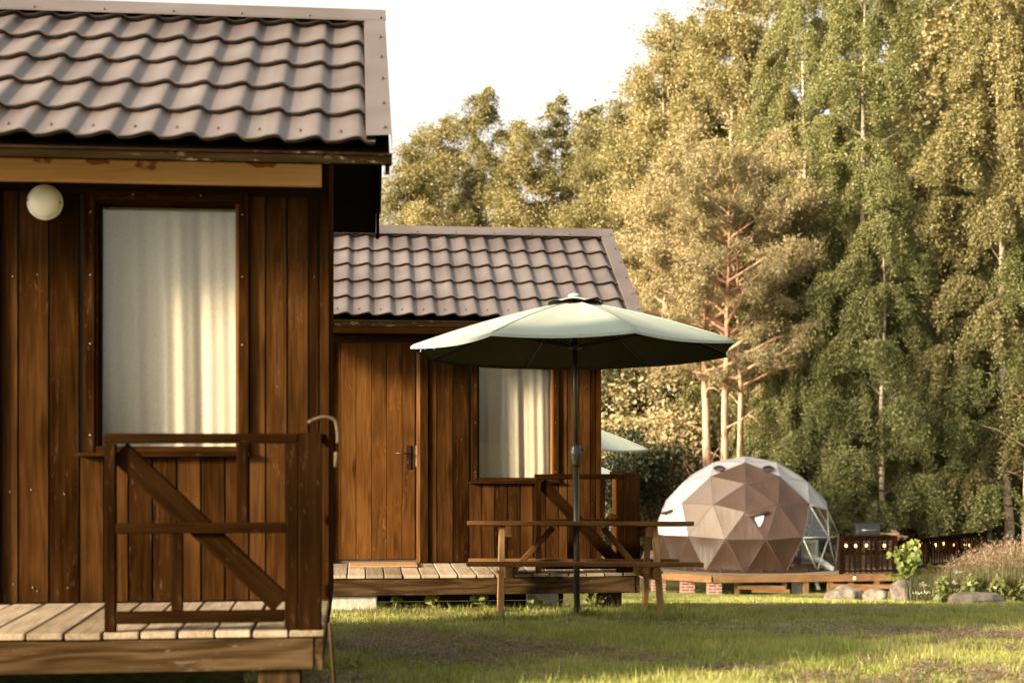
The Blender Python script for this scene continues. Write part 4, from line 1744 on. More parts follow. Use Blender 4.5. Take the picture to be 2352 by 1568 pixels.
# terrace table with stools and a second seat
tt = empty('terrace_table', G(2022, 38.3) + Vector((0, 0, DZ)), 0.1, 'pale wooden table seen through the terrace railing', 'table')
mb = MB()
for k in range(6):
    mb.box(-0.62, 0.62, -0.39 + k * 0.13, -0.27 + k * 0.13, 0.70, 0.735, 0)
mb.build('tabletop', M['pale_wood'], tt)
for sx in (-1, 1):
    for sy in (-1, 1):
        mb = MB()
        mb.box(0.55 * sx - 0.03, 0.55 * sx + 0.03, 0.32 * sy - 0.03, 0.32 * sy + 0.03, 0, 0.699)
        mb.build('leg', M['pale_wood'], tt)


def slat_chair(px, d, rz, label):
    c = empty('terrace_chair', G(px, d) + Vector((0, 0, DZ)), rz, label, 'chair', 'slatted chairs round the terrace table')
    mb = MB()
    for k in range(4):
        mb.box(-0.21, 0.21, -0.2 + k * 0.105, -0.11 + k * 0.105, 0.42, 0.445, 0)
    mb.build('seat', M['pale_wood'], c)
    mb = MB()
    for k in range(4):
        mb.box(-0.2, 0.2, 0.19, 0.21, 0.52 + k * 0.09, 0.585 + k * 0.09, 0)
    mb.build('backrest', M['pale_wood'], c)
    for sx in (-1, 1):
        mb = MB()
        mb.box(0.2 * sx - 0.02, 0.2 * sx + 0.02, -0.2, -0.16, 0, 0.419)
        mb.build('leg', M['pale_wood'], c)
        mb = MB()
        mb.box(0.23 * sx - 0.02, 0.23 * sx + 0.02, 0.212, 0.25, 0, 0.88)
        mb.build('leg', M['pale_wood'], c)
    return c


slat_chair(2001, 37.6, math.pi, 'slatted chair at the near side of the terrace table beside the grill')
slat_chair(2035, 37.6, math.pi + 0.2, 'slatted chair at the near side of the terrace table farther from the grill')
slat_chair(2072, 38.5, math.pi / 2, 'slatted chair at the right end of the terrace table')

# inside the clear bay: portable air conditioner with hose, shell chair
ac = empty('air_conditioner', P(1840, 1300, 36.6).to_3d() * 1.0, -0.3, 'white portable air conditioner inside the clear bay of the dome', 'air conditioner')
ac.location = (G(1860, 36.5).x, 36.5, DZ)
mb = MB()
mb.box(-0.21, 0.21, -0.18, 0.18, 0.03, 0.74)
body = mb.build('body', M['white'], ac, 0.03)
M['grille'] = plain('grey_grille', (0.42, 0.41, 0.39), 0.5)
mb = MB()
for k in range(9):
    mb.box(-0.16, 0.16, -0.192, -0.181, 0.42 + k * 0.03, 0.436 + k * 0.03)
mb.build('grille', M['grille'], body)
mb = MB()
pts, rr = [], []
for i in range(26):
    t = i / 25
    pts.append((-0.10 + 0.70 * t, -0.26 - 0.10 * math.sin(t * 3), 0.30 - 0.22 * t + 0.08 * math.sin(t * 4)))
    rr.append(0.078 + 0.006 * (i % 2))
mb.tube(pts, rr, 12)
mb.build('hose', M['white'], ac)
ch = empty('shell_chair', (G(1893, 37.4).x, 37.4, DZ), 0.5, 'dark shell chair inside the clear bay of the dome', 'chair')
mb = MB()
vs, fs = [], []
nn, mm_ = 16, 8
for i in range(nn + 1):
    a = math.pi * (0.0 + 1.0 * i / nn)
    for j in range(mm_ + 1):
        t = j / mm_
        r = 0.10 + 0.24 * t ** 0.6
        z = 0.40 + 0.45 * t ** 1.6 * (0.45 + 0.55 * math.sin(a)) + 0.04 * t
        vs.append((r * math.cos(a), r * math.sin(a) - 0.06, z))
for i in range(nn):
    for j in range(mm_):
        fs.append((i * (mm_ + 1) + j, (i + 1) * (mm_ + 1) + j, (i + 1) * (mm_ + 1) + j + 1, i * (mm_ + 1) + j + 1))
mb.add(vs, fs, None, True)
o = mb.build('shell', M['chair'], ch)
s_ = o.modifiers.new('thick', 'SOLIDIFY')
s_.thickness = 0.03
mb = MB()
mb.lathe((0, 0, 0), [(0.26, 0.385), (0.28, 0.41), (0.26, 0.45)], 20)
mb.build('seat', M['chair'], ch)
for k in range(4):
    a = math.pi / 4 + k * math.pi / 2
    mb = MB()
    mb.tube([(0.15 * math.cos(a), 0.15 * math.sin(a), 0.39), (0.26 * math.cos(a), 0.26 * math.sin(a), 0.0)], 0.014, 6)
    mb.build('leg', M['chair'], ch)

# string lights: one garland, each bulb a part
sl = empty('string_lights', (0, 0, 0), 0, 'string of warm lit bulbs looped along the terrace railing', 'string lights')
bl = [(220, 458, 38.0), (430, 460, 38.0), (480, 500, 38.0), (650, 515, 34.85), (742, 517, 34.9), (845, 513, 34.9), (1017, 513, 35.0), (1008, 468, 40.9), (1195, 515, 35.6), (1350, 510, 36.2), (1368, 480, 40.9), (1465, 487, 40.9),
      (1510, 508, 37.0), (1583, 495, 37.4), (1673, 508, 37.8), (1695, 497, 40.9), (1790, 505, 38.4), (1833, 510, 38.5), (730, 825, 34.7)]
bp = []
for zx, zy, d in bl:
    p = P((1900 + zx / 3.92) * 0.9408, (1200 + zy / 3.92) * 0.9408, d)
    bp.append(p)
    mb = MB()
    mb.lathe((0, 0, 0), [(0.008, 0.055), (0.020, 0.03), (0.032, 0.0), (0.026, -0.026), (0.008, -0.038)], 12)
    b_ = mb.build('bulb', M['bulb'], sl, 0, p)
    mb = MB()
    mb.lathe((0, 0, 0), [(0.016, 0.036), (0.017, 0.09), (0.008, 0.10)], 10)
    mb.build('socket', M['black'], b_)
cab = MB()
near = sorted([p for p in bp if p.y < 39.5], key=lambda p: p.x)
far = sorted([p for p in bp if p.y >= 39.5], key=lambda p: p.x)
for seq in (near, far):
    for a, b in zip(seq[:-1], seq[1:]):
        if abs(a.z - b.z) > 0.4:
            continue
        a2, b2 = a + Vector((0, 0, 0.09)), b + Vector((0, 0, 0.09))
        pts = [a2.lerp(b2, t) + Vector((0, 0, -0.04 * math.sin(math.pi * t))) for t in np.linspace(0, 1, 6)]
        cab.tube(pts, 0.007, 5)
cab.build('cable', M['black'], sl)


# ------------------------------------------------------------------ trees
def leaf_quads(c, size, rs, hang=0.5, aspect=0.62):
    """leaf shaped quads at the points c"""
    n = len(c)
    t = rs.normal(size=(n, 3))
    t[:, 2] -= hang * 2.0
    t /= np.linalg.norm(t, axis=1)[:, None]
    o = rs.normal(size=(n, 3))
    s = np.cross(t, o)
    s /= np.linalg.norm(s, axis=1)[:, None] + 1e-9
    L = size * rs.uniform(0.5, 1.5, size=(n, 1))
    W = L * aspect * 0.5
    q = np.stack([c - t * L * 0.5, c + s * W - t * L * 0.08, c + t * L * 0.5, c - s * W - t * L * 0.08], axis=1)
    return q


def make_tree(seed, H, R, n_br, n_leaf, base=0.15, leaf=0.10, droop=1.0, up=45, twig=(0.8, 2.2), tr=0.15, prof='oval', twigs_per=9, n_trunk=1, clump=0.12, hang=0.5, lean=0.0, bare=0, limb=0.42, aspect=0.62):
    """returns (MB of trunk and limbs, array of leaf quads)"""
    rs = np.random.RandomState(seed)
    wood_ = MB()
    wood_.cur = 0
    starts, dirs, lens = [], [], []
    for tk in range(n_trunk):
        wood_.cur = 0
        la = rs.uniform(0, 2 * math.pi)
        off = Vector((math.cos(la), math.sin(la), 0)) * (0.0 if n_trunk == 1 else 0.35)
        ln = Vector((math.cos(la), math.sin(la), 0)) * (lean if n_trunk == 1 else 0.06 * H * rs.uniform(0.5, 1.2))
        Ht = H * (1.0 if tk == 0 else rs.uniform(0.75, 0.95))
        nseg = 12
        tp = []
        wob = rs.normal(scale=0.012 * H, size=(nseg + 1, 2))
        wob = np.cumsum(wob, axis=0) * 0.22
        for i in range(nseg + 1):
            f = i / nseg
            tp.append(off + ln * f ** 1.3 + Vector((wob[i, 0] * (1 if i else 0), wob[i, 1] * (1 if i else 0), Ht * f - (0.4 if i == 0 else 0))))
        wood_.tube(tp, [max(0.012, tr * (1 - i / nseg) ** 0.85 * (1.25 if i == 0 else 1)) for i in range(nseg + 1)], 9)

        def trunk_at(f):
            x = min(max(f, 0), 0.999) * nseg
            i = int(x)
            return tp[i].lerp(tp[i + 1], x - i)
        wood_.cur = 1
        for b in range(bare):
            # dead lower limbs without foliage
            f = rs.uniform(0.12, base + 0.12)
            az = b * 2.399
            hd = Vector((math.cos(az), math.sin(az), 0))
            Lb = R * rs.uniform(0.25, 0.75)
            e = RAD(rs.uniform(10, 55))
            s0 = trunk_at(f)
            q_ = [s0 + hd * (Lb * u * math.cos(e)) + Vector((0, 0, Lb * (u * math.sin(e) + rs.uniform(-0.1, 0.1) * u))) + Vector(rs.normal(scale=0.04 * Lb, size=3)) * u for u in (0, 0.25, 0.5, 0.75, 1.0)]
            wood_.tube(q_, [0.042, 0.034, 0.026, 0.018, 0.008], 6, False)
            for c_ in (2, 3):
                v_ = (hd + Vector(rs.normal(scale=0.6, size=3))).normalized() * Lb * 0.4
                wood_.tube([q_[c_], q_[c_] + v_ * 0.5 + Vector((0, 0, 0.08)), q_[c_] + v_], [0.024, 0.018, 0.008], 5, False)
        nb = n_br // n_trunk
        for b in range(nb):
            t = ((b + rs.uniform(0, 1)) / nb) ** 0.92
            f = base + (0.985 - base) * t
            if prof == 'oval':
                pr = (math.sin(math.pi * min(1, 0.10 + 0.86 * (t * 0.92 + 0.05))) ** 0.75) * (1.08 - 0.55 * t)
            elif prof == 'cone':
                pr = (1 - t) ** 0.8 + 0.04
            elif prof == 'pine':
                pr = 0.5 + 0.55 * math.sin(math.pi * t ** 0.8)
            else:
                pr = 0.8 - 0.25 * t + 0.2 * math.sin(t * 9)
            Lb = R * pr * rs.uniform(0.5, 1.3)
            az = b * 2.399 + rs.uniform(-0.5, 0.5)
            e = RAD(up * (0.55 + 0.8 * t) + rs.uniform(-12, 12))
            s0 = trunk_at(f)
            hd = Vector((math.cos(az), math.sin(az), 0))
            npnt = 7
            bp_ = []
            for k in range(npnt):
                u = k / (npnt - 1)
                bp_.append(s0 + hd * (Lb * u * math.cos(e)) + Vector((0, 0, Lb * u * math.sin(e) - droop * 0.42 * Lb * u * u)) + Vector(rs.normal(scale=0.03 * Lb, size=3)) * u)
            r0 = max(0.012, tr * limb * (1 - f) ** 0.6 * (0.5 + 0.5 * pr))
            wood_.tube(bp_, [r0 * (1 - 0.8 * k / (npnt - 1)) for k in range(npnt)], 5, False)
            for k in range(max(3, int(twigs_per * (0.4 + Lb / R)))):
                u = rs.uniform(0.12, 1.0) ** 0.5
                x = u * (npnt - 1)
                i = min(int(x), npnt - 2)
                p = bp_[i].lerp(bp_[i + 1], x - i)
                starts.append(p)
                a2 = az + rs.normal(scale=0.9)
                dirs.append((math.cos(a2), math.sin(a2), rs.uniform(-0.3, 0.5) if droop > 0.5 else rs.uniform(-0.3, 0.8)))
                lens.append(rs.uniform(*twig) * (0.55 + 0.6 * pr))
    S = np.array([tuple(s) for s in starts])
    Dr = np.array(dirs)
    Ln = np.array(lens)
    wgt = Ln / Ln.sum()
    idx = rs.choice(len(S), size=n_leaf, p=wgt)
    t = rs.uniform(0, 1, size=(n_leaf, 1))
    L_ = Ln[idx][:, None]
    if droop > 0.5:
        pos = S[idx] + Dr[idx] * L_ * 0.55 * np.sqrt(t + 0.02)
        pos[:, 2] -= (L_[:, 0]) * (t[:, 0] ** 1.35) * 0.82 * min(droop, 1.25)
    else:
        pos = S[idx] + Dr[idx] * L_ * t
        pos[:, 2] -= droop * L_[:, 0] * t[:, 0] ** 2
    pos += rs.normal(size=(n_leaf, 3)) * clump * (0.5 + 0.7 * t)
    return wood_, leaf_quads(pos, leaf, rs, hang if droop > 0.5 else 0.2, aspect), 4


PROTO = {}


def proto_tree(key, name, label, cat, group, leafm, bark, **kw):
    wd, lq, nv = make_tree(**kw)
    R = empty(name, (0, 0, 0), 0, label, cat, group)
    wd.build('trunk', [M[bark], M['limb_bark'] if bark == 'birch_bark' else M[bark]], R)
    np_mesh('crown', lq, nv, M[leafm], R)
    PROTO[key] = [R, kw['H'], False]


def place(key, px, d, ytop, label, rz=0.0, wide=1.0, leafm=None, dz=0.0, group=None, H=None):
    R, H0, used = PROTO[key]
    x = (px - CX) / F * d
    zg = float(gz(x, d)) + dz
    Ht = H or ((HY - ytop) / F * d + ZC - zg)
    if used:
        R = copy_tree(R)
    else:
        PROTO[key][2] = True
    s = Ht / H0
    R.location = (x, d, zg)
    R.rotation_euler = (0, 0, rz)
    R.scale = (s * wide, s * wide, s)
    R['label'] = label
    if group:
        R['group'] = group
    if leafm:
        for ch in R.children:
            if ch.name.startswith('crown'):
                if ch.data.users > 1:
                    ch.material_slots[0].link = 'OBJECT'
                    ch.material_slots[0].material = M[leafm]
                else:
                    ch.data.materials[0] = M[leafm]
    return R


GB = 'birch trees at the forest edge'
proto_tree('birchA', 'birch_tree', '', 'tree', GB, 'birch_leaf', 'birch_bark', seed=11, H=22, R=4.9, n_br=46, n_leaf=290000, base=0.08, leaf=0.067, droop=1.0, up=50, twig=(0.6, 2.3), tr=0.17, twigs_per=14, clump=0.10)
proto_tree('birchB', 'birch_tree', '', 'tree', GB, 'birch_leaf', 'birch_bark', seed=23, H=22, R=3.7, n_br=40, n_leaf=170000, base=0.13, leaf=0.082, droop=1.05, up=55, twig=(0.6, 2.1), tr=0.16, twigs_per=13, clump=0.10)
proto_tree('birchC', 'birch_tree', '', 'tree', GB, 'birch_leaf', 'birch_bark', seed=37, H=11, R=3.3, n_br=34, n_leaf=135000, base=0.06, leaf=0.065, droop=1.0, up=48, twig=(0.4, 1.6), tr=0.09, twigs_per=13, clump=0.09)
proto_tree('leafy', 'leafy_tree', '', 'tree', 'leafy trees in the wood', 'gold_leaf', 'birch_bark', seed=51, H=21, R=3.6, n_br=58, n_leaf=130000, base=0.12, leaf=0.095, droop=0.35, up=58, twig=(0.7, 1.7), tr=0.16, twigs_per=8, clump=0.20)
proto_tree('pine', 'pine_tree', '', 'tree', 'pink-barked pine trees', 'pine_needle', 'pine_bark', seed=71, H=15, R=3.9, n_br=38, n_leaf=72000, base=0.47, leaf=0.12, aspect=0.28, droop=0.12, up=34, twig=(0.35, 0.9), tr=0.19, prof='pine', twigs_per=6, clump=0.15, bare=5, limb=0.65)
proto_tree('spruce', 'spruce_tree', '', 'tree', 'dark conifers in the wood', 'dark_leaf', 'dark_bark', seed=83, H=21, R=2.9, n_br=90, n_leaf=70000, base=0.05, leaf=0.13, droop=0.4, up=14, twig=(0.5, 1.2), tr=0.17, prof='cone', twigs_per=7, clump=0.12)
proto_tree('bush', 'bush', '', 'bush', 'bushes under the trees', 'bush_leaf', 'dark_bark', seed=97, H=3.4, R=1.6, n_br=30, n_leaf=36000, base=0.03, leaf=0.07, droop=0.35, up=52, twig=(0.4, 0.9), tr=0.05, prof='oval', twigs_per=7, n_trunk=3, clump=0.13)

# far group left of centre
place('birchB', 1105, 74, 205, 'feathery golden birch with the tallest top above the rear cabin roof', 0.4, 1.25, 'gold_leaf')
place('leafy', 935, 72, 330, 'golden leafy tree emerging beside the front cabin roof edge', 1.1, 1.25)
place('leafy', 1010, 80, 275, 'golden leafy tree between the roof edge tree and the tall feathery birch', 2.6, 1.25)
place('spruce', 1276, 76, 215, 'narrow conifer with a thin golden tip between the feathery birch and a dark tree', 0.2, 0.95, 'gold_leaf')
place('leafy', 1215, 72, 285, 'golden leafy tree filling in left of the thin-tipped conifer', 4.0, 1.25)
place('spruce', 1352, 80, 238, 'dark conifer right of the thin-tipped conifer', 1.0, 1.3)
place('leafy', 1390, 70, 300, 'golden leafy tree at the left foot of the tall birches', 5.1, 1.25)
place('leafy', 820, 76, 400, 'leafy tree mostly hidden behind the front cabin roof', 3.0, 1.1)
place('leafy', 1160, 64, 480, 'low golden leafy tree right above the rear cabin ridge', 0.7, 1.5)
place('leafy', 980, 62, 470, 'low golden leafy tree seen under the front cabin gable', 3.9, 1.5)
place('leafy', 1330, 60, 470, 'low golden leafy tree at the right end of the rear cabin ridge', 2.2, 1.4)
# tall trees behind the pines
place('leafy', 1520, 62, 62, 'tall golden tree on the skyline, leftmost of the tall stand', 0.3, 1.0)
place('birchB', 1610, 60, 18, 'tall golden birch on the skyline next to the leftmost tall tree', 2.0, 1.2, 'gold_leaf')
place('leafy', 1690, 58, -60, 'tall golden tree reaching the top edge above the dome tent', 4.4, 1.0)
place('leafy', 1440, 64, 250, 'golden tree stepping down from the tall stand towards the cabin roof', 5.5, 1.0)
# pines with pink trunks
place('pine', 1624, 44.5, 400, 'pine with a lit pink trunk forked near the dome top, leftmost of three', 0.0, 1.15)
place('pine', 1664, 43.5, 380, 'pine with a lit pink trunk, middle one of three above the dome', 2.1, 1.0)
place('pine', 1700, 44.0, 430, 'pine with a lit pink trunk, nearest the green birches', 4.2, 0.9)
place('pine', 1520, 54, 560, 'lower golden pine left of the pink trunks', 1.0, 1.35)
# big birches
place('birchA', 1850, 48, -90, 'large weeping birch right of the pink pine trunks', 0.3, 0.95)
place('birchA', 1985, 45, -150, 'largest weeping birch, pale forked trunk showing halfway up', 2.4, 1.15)
place('birchA', 2120, 52, -120, 'tall weeping birch set back in a dark gap', 4.0, 1.0)
place('birchB', 2268, 43, -200, 'tall birch with a clear white trunk right of the terrace', 1.0, 1.2)
place('birchB', 2312, 41, -160, 'tall white-trunked birch at the edge of the weeds', 3.3, 1.1)
place('birchA', 2370, 46, -180, 'tall birch cut by the right picture edge', 5.0, 1.0)
place('spruce', 2150, 50, 20, 'dark conifer in the gap between the weeping birches', 0.5, 1.3)
place('birchC', 2030, 41.5, 440, 'young weeping birch in front of the largest birch, drooping over the terrace', 0.0, 1.1)
place('birchC', 1895, 44.5, 470, 'young bushy birch behind the dome, green and drooping', 2.0, 0.9)
place('birchC', 1930, 43.5, 640, 'small drooping birch above the clear bay of the dome', 3.9, 1.2)
place('birchC', 2220, 42.5, 560, 'young drooping birch left of the white trunks', 5.2, 1.1)
place('birchC', 1822, 46, 560, 'small green birch between the pink trunks and the dome top', 1.2, 0.75)
place('birchC', 2350, 39.5, 520, 'young drooping birch at the right picture edge above the weeds', 4.6, 1.1)
# second row closing the wood
i_ = 0
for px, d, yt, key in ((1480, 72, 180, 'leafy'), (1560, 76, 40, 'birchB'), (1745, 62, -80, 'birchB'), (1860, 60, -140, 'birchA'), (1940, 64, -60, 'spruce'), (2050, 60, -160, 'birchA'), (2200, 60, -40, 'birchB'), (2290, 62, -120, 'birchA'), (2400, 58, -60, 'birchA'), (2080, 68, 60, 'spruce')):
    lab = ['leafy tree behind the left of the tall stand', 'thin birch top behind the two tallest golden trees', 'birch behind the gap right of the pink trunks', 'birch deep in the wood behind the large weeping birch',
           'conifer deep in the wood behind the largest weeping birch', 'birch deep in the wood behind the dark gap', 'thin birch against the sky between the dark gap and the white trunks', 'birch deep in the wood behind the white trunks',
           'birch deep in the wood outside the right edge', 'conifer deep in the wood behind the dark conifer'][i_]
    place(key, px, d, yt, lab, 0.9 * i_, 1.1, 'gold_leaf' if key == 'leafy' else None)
    i_ += 1
# trees beside and behind the viewer: their crowns break up the low sun
def outside(key, x, y, Ht, label, rz, wide=1.0):
    R_ = copy_tree(PROTO[key][0])
    s_ = Ht / PROTO[key][1]
    R_.location = (x, y, float(gz(x, y)))
    R_.rotation_euler = (0, 0, rz)
    R_.scale = (s_ * wide, s_ * wide, s_)
    R_['label'] = label


outside('birchA', -18.3, 20.6, 21, 'tall birch outside the frame beside the front cabin', 0.6, 1.05)
outside('birchA', -20.5, 23.6, 21, 'tall birch outside the frame beyond the front cabin', 1.9, 1.05)

# bushes along the foot of the wood
bush_spots = [(1385, 52, 860), (1450, 49, 900), (1520, 50, 960), (1545, 47.5, 1020), (1470, 46, 1050), (1610, 55, 1000), (1772, 47, 1000), (1770, 46.5, 1010), (1840, 46, 1060), (1905, 45, 1070), (1960, 45.5, 1090), (2030, 45, 1080), (2100, 45, 1070),
              (2160, 44.5, 1090), (2225, 46, 1060), (2300, 46, 1080), (2360, 44, 1060), (1400, 60, 780), (1540, 60, 860), (1680, 58, 900), (1400, 44, 1010), (2420, 44, 1000)]
for k, (px, d, yt) in enumerate(bush_spots):
    dk = 'dark_leaf' if k in (0, 20) else ('pine_needle' if k in (1, 2, 3, 4, 5, 18, 19) else None)
    lab = ['dark bush right of the rear cabin wall', 'golden bush above the hidden parasol tip', 'golden bush left of the pink trunks', 'golden bush touching the left shoulder of the dome', 'golden bush above the parasol tip and porch railing',
           'golden bush behind the pink trunks', 'green bush just right of the pink trunks', 'green bush behind the top of the dome', 'green bush behind the right shoulder of the dome', 'green bush over the clear bay', 'green bush left of the barbecue grill',
           'green bush behind the barbecue grill', 'green bush behind the middle of the long railing', 'green bush at the far end of the long railing', 'green bush left of the white trunks', 'green bush between the white trunks', 'green bush at the right edge above the weeds',
           'green bush deep in the wood right of the rear cabin', 'golden bush deep in the wood left of the pines', 'golden bush deep in the wood behind the pines', 'dark bush low behind the rear cabin corner', 'green bush beyond the right edge'][k]
    place('bush', px, d, yt, lab, k * 1.3, 1.15, dk)


# ------------------------------------------------------------------ rocks
def rock(px, d, wd, ht, dp, seed, label, py=None, tilt=0.0):
    bm = bmesh.new()
    bmesh.ops.create_icosphere(bm, subdivisions=4, radius=1.0)
    rs = np.random.RandomState(seed)
    pl = [(Vector(rs.normal(size=3)).normalized(), rs.uniform(0.70, 0.98)) for _ in range(14)]
    ph = rs.uniform(0, 6, size=9)
    for v in bm.verts:
        n = v.co.normalized()
        r = 1.0
        for a, c in pl:
            dd = n.dot(a)
            if dd > 0.05:
                r = min(r, c / dd)
        r += 0.03 * math.sin(n.x * 7 + ph[0]) * math.sin(n.y * 6 + ph[1]) + 0.02 * math.sin(n.z * 13 + ph[2]) + 0.012 * math.sin(n.x * 23 + ph[3]) * math.sin(n.y * 21 + ph[4])
        v.co = Vector((n.x * r * wd / 2, n.y * r * dp / 2, n.z * r * ht / 2))
        if tilt:
            v.co.z += tilt * v.co.x
    me = bpy.data.meshes.new('rock')
    bm.to_mesh(me)
    bm.free()
    for p in me.polygons:
        p.use_smooth = True
    me.set_sharp_from_angle(angle=RAD(35))
    me.materials.append(M['rock'])
    o = bpy.data.objects.new('rock', me)
    COL.objects.link(o)
    x = (px - CX) / F * d
    o.location = (x, d, float(gz(x, d)) + ht * 0.22)
    tag(o, label, 'rock', 'fieldstones at the edge of the lawn')
    return o


rock(1937, 29.0, 0.86, 0.44, 0.7, 3, 'rounded mossy grey rock under the terrace edge')
rock(2012, 28.0, 0.55, 0.36, 0.5, 8, 'small grey rock between the mossy rock and the pink one')
rock(2086, 25.0, 0.66, 0.52, 0.5, 14, 'pale pinkish sloping rock under the broad-leaved sapling', tilt=-0.25)
rock(2242, 20.2, 0.84, 0.26, 0.5, 21, 'low flat dark rock half sunk in the tall weeds')
rock(770, 6.55, 0.10, 0.06, 0.08, 31, 'small stone in the grass at the front porch corner')

# ------------------------------------------------------------------ lawn grass
rs = np.random.RandomState(7)


def blades(x, y, h, wd, rs, bend=0.5):
    n = len(x)
    z = gz(x, y)
    a = rs.uniform(0, 2 * np.pi, n)
    b = rs.uniform(0, 2 * np.pi, n)
    ln = rs.uniform(0.1, 1.0, n) * bend * h
    dx, dy = np.cos(a) * wd / 2, np.sin(a) * wd / 2
    base = np.stack([x, y, z - 0.004], 1)
    p0 = base - np.stack([dx, dy, 0 * x], 1)
    p1 = base + np.stack([dx, dy, 0 * x], 1)
    p2 = base + np.stack([np.cos(b) * ln, np.sin(b) * ln, h], 1)
    return np.stack([p0, p1, p2], 1)


def patchy(x, y):
    return 0.5 + 0.25 * np.sin(x * 1.7 + 0.8 * np.sin(y * 1.3)) + 0.25 * np.sin(y * 2.1 + x * 0.9 + 1.1 * np.sin(x * 0.7)) + 0.18 * np.sin(x * 5.3 + y * 4.1) + 0.15 * np.sin(x * 11.3 - y * 8.7 + 2 * np.sin(x * 3.1))


def lawn(n, d0, d1, p0, p1, hmin, hmax, wmul, name, thr):
    d = np.sqrt(rs.uniform(d0 ** 2, d1 ** 2, n))
    px = rs.uniform(p0, p1, n)
    x = (px - CX) / F * d
    k = patchy(x, d)
    keep = rs.uniform(0, 1, n) < np.clip((k - thr) * 2.6 + 0.15, 0.08, 1.0)
    x, d, k = x[keep], d[keep], k[keep]
    h = rs.uniform(hmin, hmax, len(x)) * (0.55 + 0.6 * np.clip(k, 0, 1))
    tall = rs.uniform(0, 1, len(x)) < 0.05
    h[tall] *= rs.uniform(1.4, 2.4, tall.sum())
    return blades(x, d, h, wmul * rs.uniform(0.7, 1.3, len(x)), rs, 0.8)


q = [lawn(260000, 5.0, 9.5, 560, 2480, 0.014, 0.042, 0.0060, 'a', 0.30), lawn(170000, 9.5, 14.5, 640, 2480, 0.013, 0.036, 0.0075, 'b', 0.25), lawn(130000, 14.5, 38, 1340, 2480, 0.02, 0.05, 0.014, 'c', 0.2)]
tag(np_mesh('lawn_grass', np.concatenate(q), 3, M['grass']), 'short mown lawn grass', 'grass', None, 'stuff')

# cut dry stalks lying on the lawn and a few clover-like tufts
def lying(n, d0, d1, p0):
    d = np.sqrt(rs.uniform(d0 ** 2, d1 ** 2, n))
    px = rs.uniform(p0, 2480, n)
    x = (px - CX) / F * d
    k = patchy(x, d)
    keep = rs.uniform(0, 1, n) < np.clip(0.75 - k * 1.1, 0.03, 1)
    x, d = x[keep], d[keep]
    m = len(x)
    a = rs.uniform(0, 6.283, m)
    ln = rs.uniform(0.02, 0.06, m)
    wd = rs.uniform(0.003, 0.006, m)
    z = gz(x, d) + rs.uniform(0.004, 0.03, m)
    t = np.stack([np.cos(a), np.sin(a), rs.uniform(-0.25, 0.35, m)], 1)
    sd = np.stack([-np.sin(a), np.cos(a), 0 * a], 1)
    c = np.stack([x, d, z], 1)
    return np.stack([c - t * ln[:, None] / 2 - sd * wd[:, None], c - t * ln[:, None] / 2 + sd * wd[:, None], c + t * ln[:, None] / 2], 1)


M['straw'] = leafmat('dry_stalk', (0.075, 0.050, 0.026), (0.17, 0.12, 0.065), (0.33, 0.25, 0.15), 0.1)
tag(np_mesh('cut_stalks', np.concatenate([lying(90000, 5.0, 10, 600), lying(60000, 10, 16, 700)]), 3, M['straw']), 'dry brown cut stalks lying in patches on the lawn', 'cut grass', None, 'stuff')
n = 260
d = np.sqrt(rs.uniform(5.4 ** 2, 15 ** 2, n))
px = rs.uniform(760, 2480, n)
x = (px - CX) / F * d
tx_, ty_ = np.repeat(x, 46), np.repeat(d, 46)
tx_ = tx_ + rs.normal(scale=0.035, size=len(tx_))
ty_ = ty_ + rs.normal(scale=0.035, size=len(ty_))
tf = blades(tx_, ty_, rs.uniform(0.02, 0.075, len(tx_)), 0.007, rs, 0.7)
tag(np_mesh('grass_tufts', tf, 3, M['grass']), 'longer tufts of grass scattered over the lawn', 'grass', None, 'stuff')

# uncut tufts along the rear porch, the table legs and the parasol foot
n = 3000
u = rs.uniform(-2.6, 0.3, n)
v = -1.14 - np.abs(rs.normal(scale=0.08, size=n)) + 0.10
ca, sa = math.cos(A2), math.sin(A2)
x = c2x + ca * u - sa * v
y = c2y + sa * u + ca * v
t1 = blades(x, y, rs.uniform(0.015, 0.05, n) * np.where(rs.uniform(0, 1, n) < 0.12, 2.0, 1.0), 0.006, rs, 0.6)
n = 1500
ang_ = rs.uniform(0, 6.28, n)
rad_ = np.abs(rs.normal(scale=0.10, size=n)) + 0.02
sel = rs.randint(0, 4, n)
fx = np.array([tx, tx - 0.65, tx + 0.66, tx + 0.66])[sel] + rad_ * np.cos(ang_) * 1.8
fy = np.array([TD, TD - 0.6, TD - 0.6, TD + 0.6])[sel] + rad_ * np.sin(ang_)
t2 = blades(fx, fy, rs.uniform(0.04, 0.12, n), 0.006, rs, 0.6)
tag(np_mesh('uncut_grass', np.concatenate([t1, t2]), 3, M['grass']), 'longer uncut grass along the rear porch and the table legs', 'grass', None, 'stuff')


# broad-leaved weeds in the dark gap below the rear porch
def leafy_weed(x, y, h, n, seed, label, mm='sapling_leaf', size=0.07):
    r = np.random.RandomState(seed)
    R_ = empty('weed_plant', (x, y, float(gz(x, y))), 0, label, 'plant', 'broad-leaved weeds under the rear porch')
    mb = MB()
    tips = []
    for k in range(max(2, n // 4)):
        a = r.uniform(0, 6.28)
        l = r.uniform(0.3, 1.0)
        q_ = (math.cos(a) * 0.12 * l, math.sin(a) * 0.07 * l, h * r.uniform(0.5, 1.0))
        mb.tube([(0, 0, -0.02), (q_[0] * 0.4, q_[1] * 0.4, q_[2] * 0.6), q_], [0.003, 0.0025, 0.0015], 5)
        tips.append(q_)
    mb.build('stem', M['weed'], R_)
    c = np.array([tips[r.randint(len(tips))] for _ in range(n)]) * r.uniform(0.6, 1.0, size=(n, 1)) + r.normal(scale=0.02, size=(n, 3))
    np_mesh('leaves', leaf_quads(c, size, r, 0.1, 0.9), 4, M[mm], R_)


